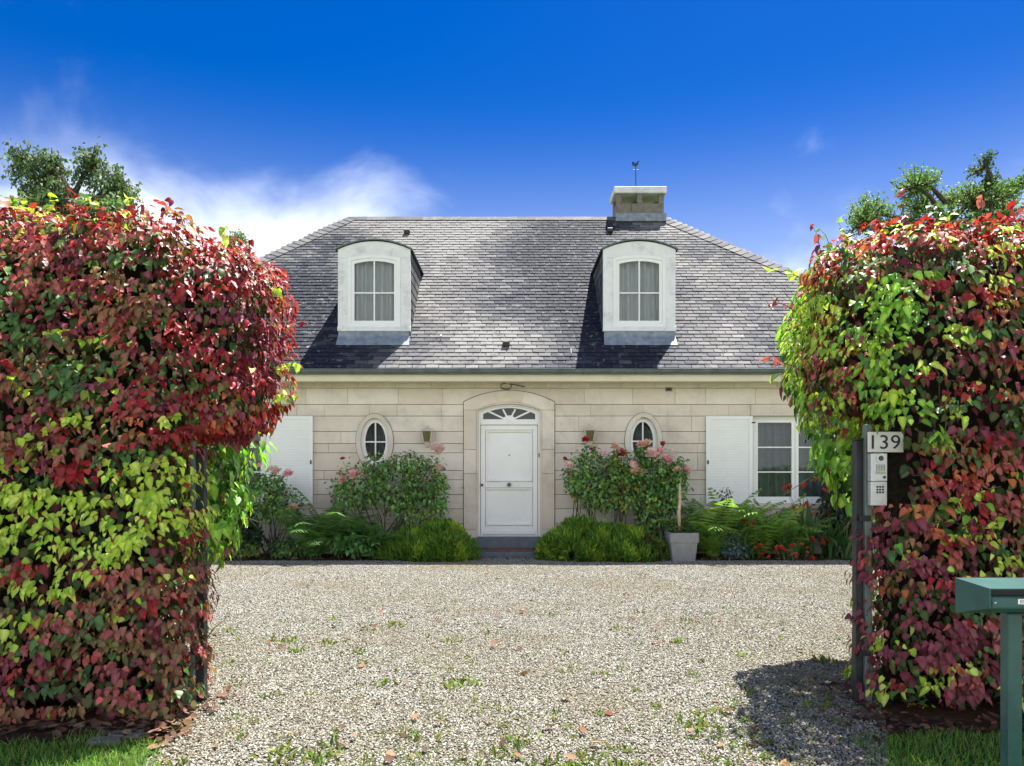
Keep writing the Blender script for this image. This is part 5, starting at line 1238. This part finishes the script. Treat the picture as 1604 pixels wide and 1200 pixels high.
# ------------------------------------------------------------------ trees behind
def limbs(m_, base, h, n, r, spread, r0):
    top = Vector(base)+Vector((0, 0, h)); m_.tube([base, Vector(base)+Vector((r.normal(0, .1), r.normal(0, .1), h*0.4)), Vector(base)+Vector((r.normal(0, .15), 0, h*0.75)), top], [r0, r0*0.75, r0*0.4, r0*0.08], 9)
def tree(name, label, x0, x1, ytop, Y, seed, cols, n, droop, lobes, leaf, bark):
    r = np.random.default_rng(seed); c = W((x0+x1)/2, 868, Y); t = thing(name, (c.x, Y, 0), label, 'tree', 'trees beyond the house')
    H = EYE+(HY-ytop)/F*Y; hw = (x1-x0)/2/F*Y
    tr_ = MB(); base = Vector((c.x, Y, 0)); tr_.tube([base, base+Vector((0.1, 0, H*0.35)), base+Vector((-0.1, 0.1, H*0.62)), base+Vector((0, 0, H*0.85))], [H*0.022, H*0.017, H*0.010, H*0.003], 10)
    tr_.build('trunk', bark, t, True)
    P = []; lm = MB(); TW = []
    for (lx, ly, lw, lh_) in lobes:
        q = W(lx, ly, Y); ctr = np.array([q.x, Y+r.normal(0, .4), q.z]); rad = np.array([lw/F*Y, max(0.7, lw/F*Y), lh_/F*Y])
        s0 = Vector((c.x, Y, max(H*0.3, q.z-rad[2]*1.4))); lm.tube([s0, s0.lerp(Vector(ctr), 0.55)+Vector((0, 0, 0.1)), Vector(ctr), Vector(ctr)+Vector((r.normal(0, .1), 0, rad[2]*0.85))], [H*0.008, H*0.006, H*0.004, 0.01], 6)
        k = int(46*lw*lh_/900)+18
        d = nrm(r.normal(size=(k, 3))); e = ctr+d*rad*(r.random((k, 1))**0.4)
        for j in range(k):
            a_ = Vector(ctr*0.5+e[j]*0.5); b_ = Vector(e[j]); up_ = Vector((d[j][0]*0.25, d[j][1]*0.25, -0.55 if droop else 0.55))*r.uniform(0.5, 1.2)*lh_/F*Y*0.5
            lm.tube([ctr+(e[j]-ctr)*0.1, a_+Vector((0, 0, 0.08 if droop else -0.05)), b_, b_+up_], [0.022, 0.016, 0.010, 0.004], 4, False)
            ns = n//(len(lobes)*k)+6
            s_ = r.random(ns)[:, None]; line_ = np.where(s_ < 0.35, np.array(a_)+(np.array(b_)-np.array(a_))*(s_/0.35), np.array(b_)+np.array(up_)*((s_-0.35)/0.65))
            P.append(line_+r.normal(0, leaf*0.75, (ns, 3)))
    lm.build('limbs', bark if not droop else BARK, t)
    p = np.concatenate(P); m = len(p)
    tip = r.normal(0, 0.6, (m, 3))+np.array([0, 0, -0.9 if droop else 0.2]); upv = r.normal(0, 0.7, (m, 3))+np.array([0, 0, 0.5])
    tag(link('crown', tri_mesh('crown', *scatter(*SMALL_R, p, tip, upv, r.uniform(leaf*0.7, leaf*1.3, m), pick(cols, m, 0.22, r)), SOFTLEAF), t), kind='stuff')
BG = [(0.09, 0.17, 0.07), (0.12, 0.21, 0.085), (0.07, 0.13, 0.055), (0.18, 0.25, 0.11)]
tree('birch_tree', 'weeping birch tree rising behind the left hedge', 20, 210, 216, 24, 101, BG, 3400, True,
     [(52, 262, 26, 34), (85, 262, 24, 34), (60, 300, 38, 30), (150, 262, 26, 32), (175, 285, 26, 36), (140, 305, 34, 34), (95, 320, 40, 36), (185, 330, 30, 40), (50, 350, 40, 40), (130, 360, 60, 50)], 0.13, BIRCH)
tree('slender_tree', 'thin tree tip showing between the left hedge and the house roof', 352, 388, 358, 27, 102, BG, 1600, False, [(370, 385, 14, 24), (365, 420, 20, 36)], 0.11, BARK)
tree('broadleaf_tree', 'airy light green tree behind the top of the right hedge', 1340, 1620, 285, 20, 103, [(0.14, 0.26, 0.07), (0.18, 0.32, 0.09), (0.10, 0.20, 0.06)], 4200, False,
     [(1375, 325, 30, 28), (1415, 305, 28, 24), (1460, 315, 36, 26), (1510, 325, 40, 26), (1555, 310, 34, 24), (1600, 320, 34, 30), (1400, 360, 50, 34), (1480, 360, 60, 34), (1570, 360, 60, 34), (1350, 345, 22, 26), (1440, 290, 16, 18), (1535, 292, 18, 18), (1585, 292, 16, 16)], 0.085, BARK)
tree('shoot_tree', 'single thin leafy shoot standing above the right hedge', 1538, 1566, 228, 19.5, 104, [(0.07, 0.13, 0.05)], 200, False, [(1551, 255, 7, 20), (1552, 290, 10, 20)], 0.09, BARK)

# ------------------------------------------------------------------ grass, weeds and fallen leaves
def blades(name, label, n, area, hgt, cols, seed, clump_=None):
    r = np.random.default_rng(seed); p = area(r, n); m = len(p)
    p3 = np.column_stack([p, np.full(m, -0.006)])
    if clump_ is not None: p3 = p3
    tip = r.normal(0, 0.45, (m, 3))+np.array([0, 0, 1]); tv = np.array([(-0.05, 0, 0), (0.05, 0, 0), (0.03, 0.55, 0.04), (-0.03, 0.55, 0.04), (0, 1, 0.22)], float)
    return tag(link(name, tri_mesh(name, *scatter(tv, np.array([(0, 1, 2), (0, 2, 3), (3, 2, 4)]), p3, tip, r.normal(0, 1, (m, 3)), r.uniform(*hgt, m), pick(cols, m, 0.25, r)), SOFTLEAF, False)), label, 'grass', kind='stuff')
GC = [(0.10, 0.25, 0.035), (0.14, 0.31, 0.045), (0.19, 0.36, 0.06), (0.09, 0.18, 0.03), (0.22, 0.26, 0.08)]
def a_left(r, n):
    p = np.column_stack([r.uniform(-5.0, -1.75, n), r.uniform(2.8, 4.7, n)]); e = -1.90-0.06*np.sin(p[:, 1]*6)
    q = 4.50+0.06*np.sin(p[:, 0]*7)+0.05*np.sin(p[:, 0]*17); edge = r.random(n)
    return p[(p[:, 0] < e-0.30*edge**2) & (p[:, 1] < q-0.10*edge)]
def a_right(r, n):
    p = np.column_stack([r.uniform(1.75, 5.0, n), r.uniform(2.8, 4.8, n)]); e = 1.92+0.06*np.sin(p[:, 1]*6); edge = r.random(n)
    return p[(p[:, 0] > e+0.32*edge**2) & (p[:, 1] < 4.62+0.06*np.sin(p[:, 0]*8)-0.1*edge)]
blades('grass_verge', 'short green grass in front of the left hedge', 34000, a_left, (0.025, 0.075), GC, 111)
blades('grass_verge', 'green grass around the mailbox post before the right hedge', 34000, a_right, (0.025, 0.075), GC, 112)
sheet('soil_strip', [(-4.6, 4.46), (-2.05, 4.46), (-2.0, 4.8), (-2.1, 5.25), (-2.4, 5.8), (-4.6, 5.8)], 0.0, SOIL)
sheet('soil_strip', [(2.15, 4.6), (5.2, 4.6), (5.2, 5.8), (2.6, 5.8), (2.35, 5.3), (2.2, 4.9)], 0.0, SOIL)
def weeds():
    r = np.random.default_rng(5); P, T_, U, S, Cc = [], [], [], [], []
    for k in range(2600):
        y = 4.0+r.random()**1.3*3.2; x = r.uniform(-0.46, 0.40)*y
        if vnoise(np.array([[x, y*0.6, 0]]), 2.2, 55)[0]-0.25*(y-4) < 0.12: continue
        for j in range(3):
            P.append((x+r.normal(0, .03), y+r.normal(0, .03), 0.004)); T_.append((r.normal(0, .8), r.normal(0, .8), 0.6)); U.append(r.normal(0, 1, 3)); S.append(r.uniform(0.012, 0.032)); Cc.append(pick([(0.20, 0.27, 0.06), (0.24, 0.24, 0.08), (0.15, 0.25, 0.05)], 1, .2, r)[0])
    for k in range(190):
        y = 4.05+(r.random()**1.7)*5.0; x = r.uniform(-0.42, 0.42)*y*1.05
        if abs(vnoise(np.array([[x, y, 0]]), 1.6, 77)[0]) < 0.12 and y > 5: continue
        big = r.random() < 0.25; m = r.integers(8, 26) if big else r.integers(4, 10); sp = 0.05 if big else 0.025
        for j in range(m):
            P.append((x+r.normal(0, sp), y+r.normal(0, sp), 0.004)); T_.append((r.normal(0, .7), r.normal(0, .7), 0.7)); U.append(r.normal(0, 1, 3)); S.append(r.uniform(0.025, 0.075 if big else 0.05)); Cc.append(pick([(0.10, 0.20, 0.03), (0.16, 0.24, 0.05), (0.22, 0.24, 0.06)], 1, .2, r)[0])
    tag(link('weeds', tri_mesh('weeds', *scatter(*small_leaf(0.16), np.array(P), np.array(T_), np.array(U), np.array(S), np.array(Cc)), SOFTLEAF)), 'small green weeds sprouting through the gravel', 'weeds', kind='stuff')
weeds()
def litter():
    r = np.random.default_rng(6); P = []
    for n, f in ((260, lambda: (r.uniform(-3.6, -2.0), 4.62+r.normal(0, .10))), (70, lambda: (-2.0+r.normal(0, .10), r.uniform(4.3, 5.4))), (120, lambda: (2.28+r.normal(0, .12), r.uniform(4.4, 5.6))), (180, lambda: (r.uniform(2.2, 3.6), 4.66+r.normal(0, .07))),
                 (160, lambda: ((lambda y: (r.uniform(-0.4, 0.4)*y, y))(4+r.random()**1.5*8))), (160, lambda: (r.uniform(3.2, 5.6), 13.0+r.normal(0, .07))), (90, lambda: (r.uniform(-5, -0.9), 13.0+r.normal(0, .05))), (40, lambda: (r.uniform(-1.0, 1.0), 13.15+r.normal(0, .12)))):
        P += [f() for _ in range(n)]
    P = np.array(P); m = len(P); q = np.column_stack([P, r.uniform(0.012, 0.035, m)]); a = r.uniform(0, 6.28, m)
    tag(link('fallen_leaves', tri_mesh('fallen_leaves', *scatter(*heart_leaf(0.3, -0.2), q, np.column_stack([np.cos(a), np.sin(a), r.normal(0, .2, m)]), r.normal(0, .25, (m, 3))+np.array([0, 0, 1]), r.uniform(0.03, 0.075, m), pick([(0.17, 0.08, 0.045), (0.13, 0.065, 0.04), (0.24, 0.15, 0.085), (0.09, 0.055, 0.04)], m, .2, r)), DRYLEAF)), 'dry brown leaves fallen along the hedges and gravel', 'fallen leaves', kind='stuff')
litter()
for k, (x_, y_, s_, lab) in enumerate(((-2.28, 4.56, 0.13, 'flat grey stone at the foot of the left hedge, upper one'), (-2.36, 4.44, 0.12, 'flat grey stone at the foot of the left hedge, lower one'))):
    m_ = MB(); r = random.Random(k); pts = [(x_+s_*math.cos(a*0.785)*r.uniform(.8, 1.1), y_+0.5*s_*math.sin(a*0.785)*r.uniform(.8, 1.1)) for a in range(8)]
    m_.add([(a_, b_, 0.0) for a_, b_ in pts]+[(x_+(a_-x_)*0.9, y_+(b_-y_)*0.9, 0.022) for a_, b_ in pts], [(i, (i+1) % 8, 8+(i+1) % 8, 8+i) for i in range(8)]+[tuple(range(8, 16))])
    tag(m_.build('edging_stone', CONCRETE), lab, 'stone', 'edging stones')
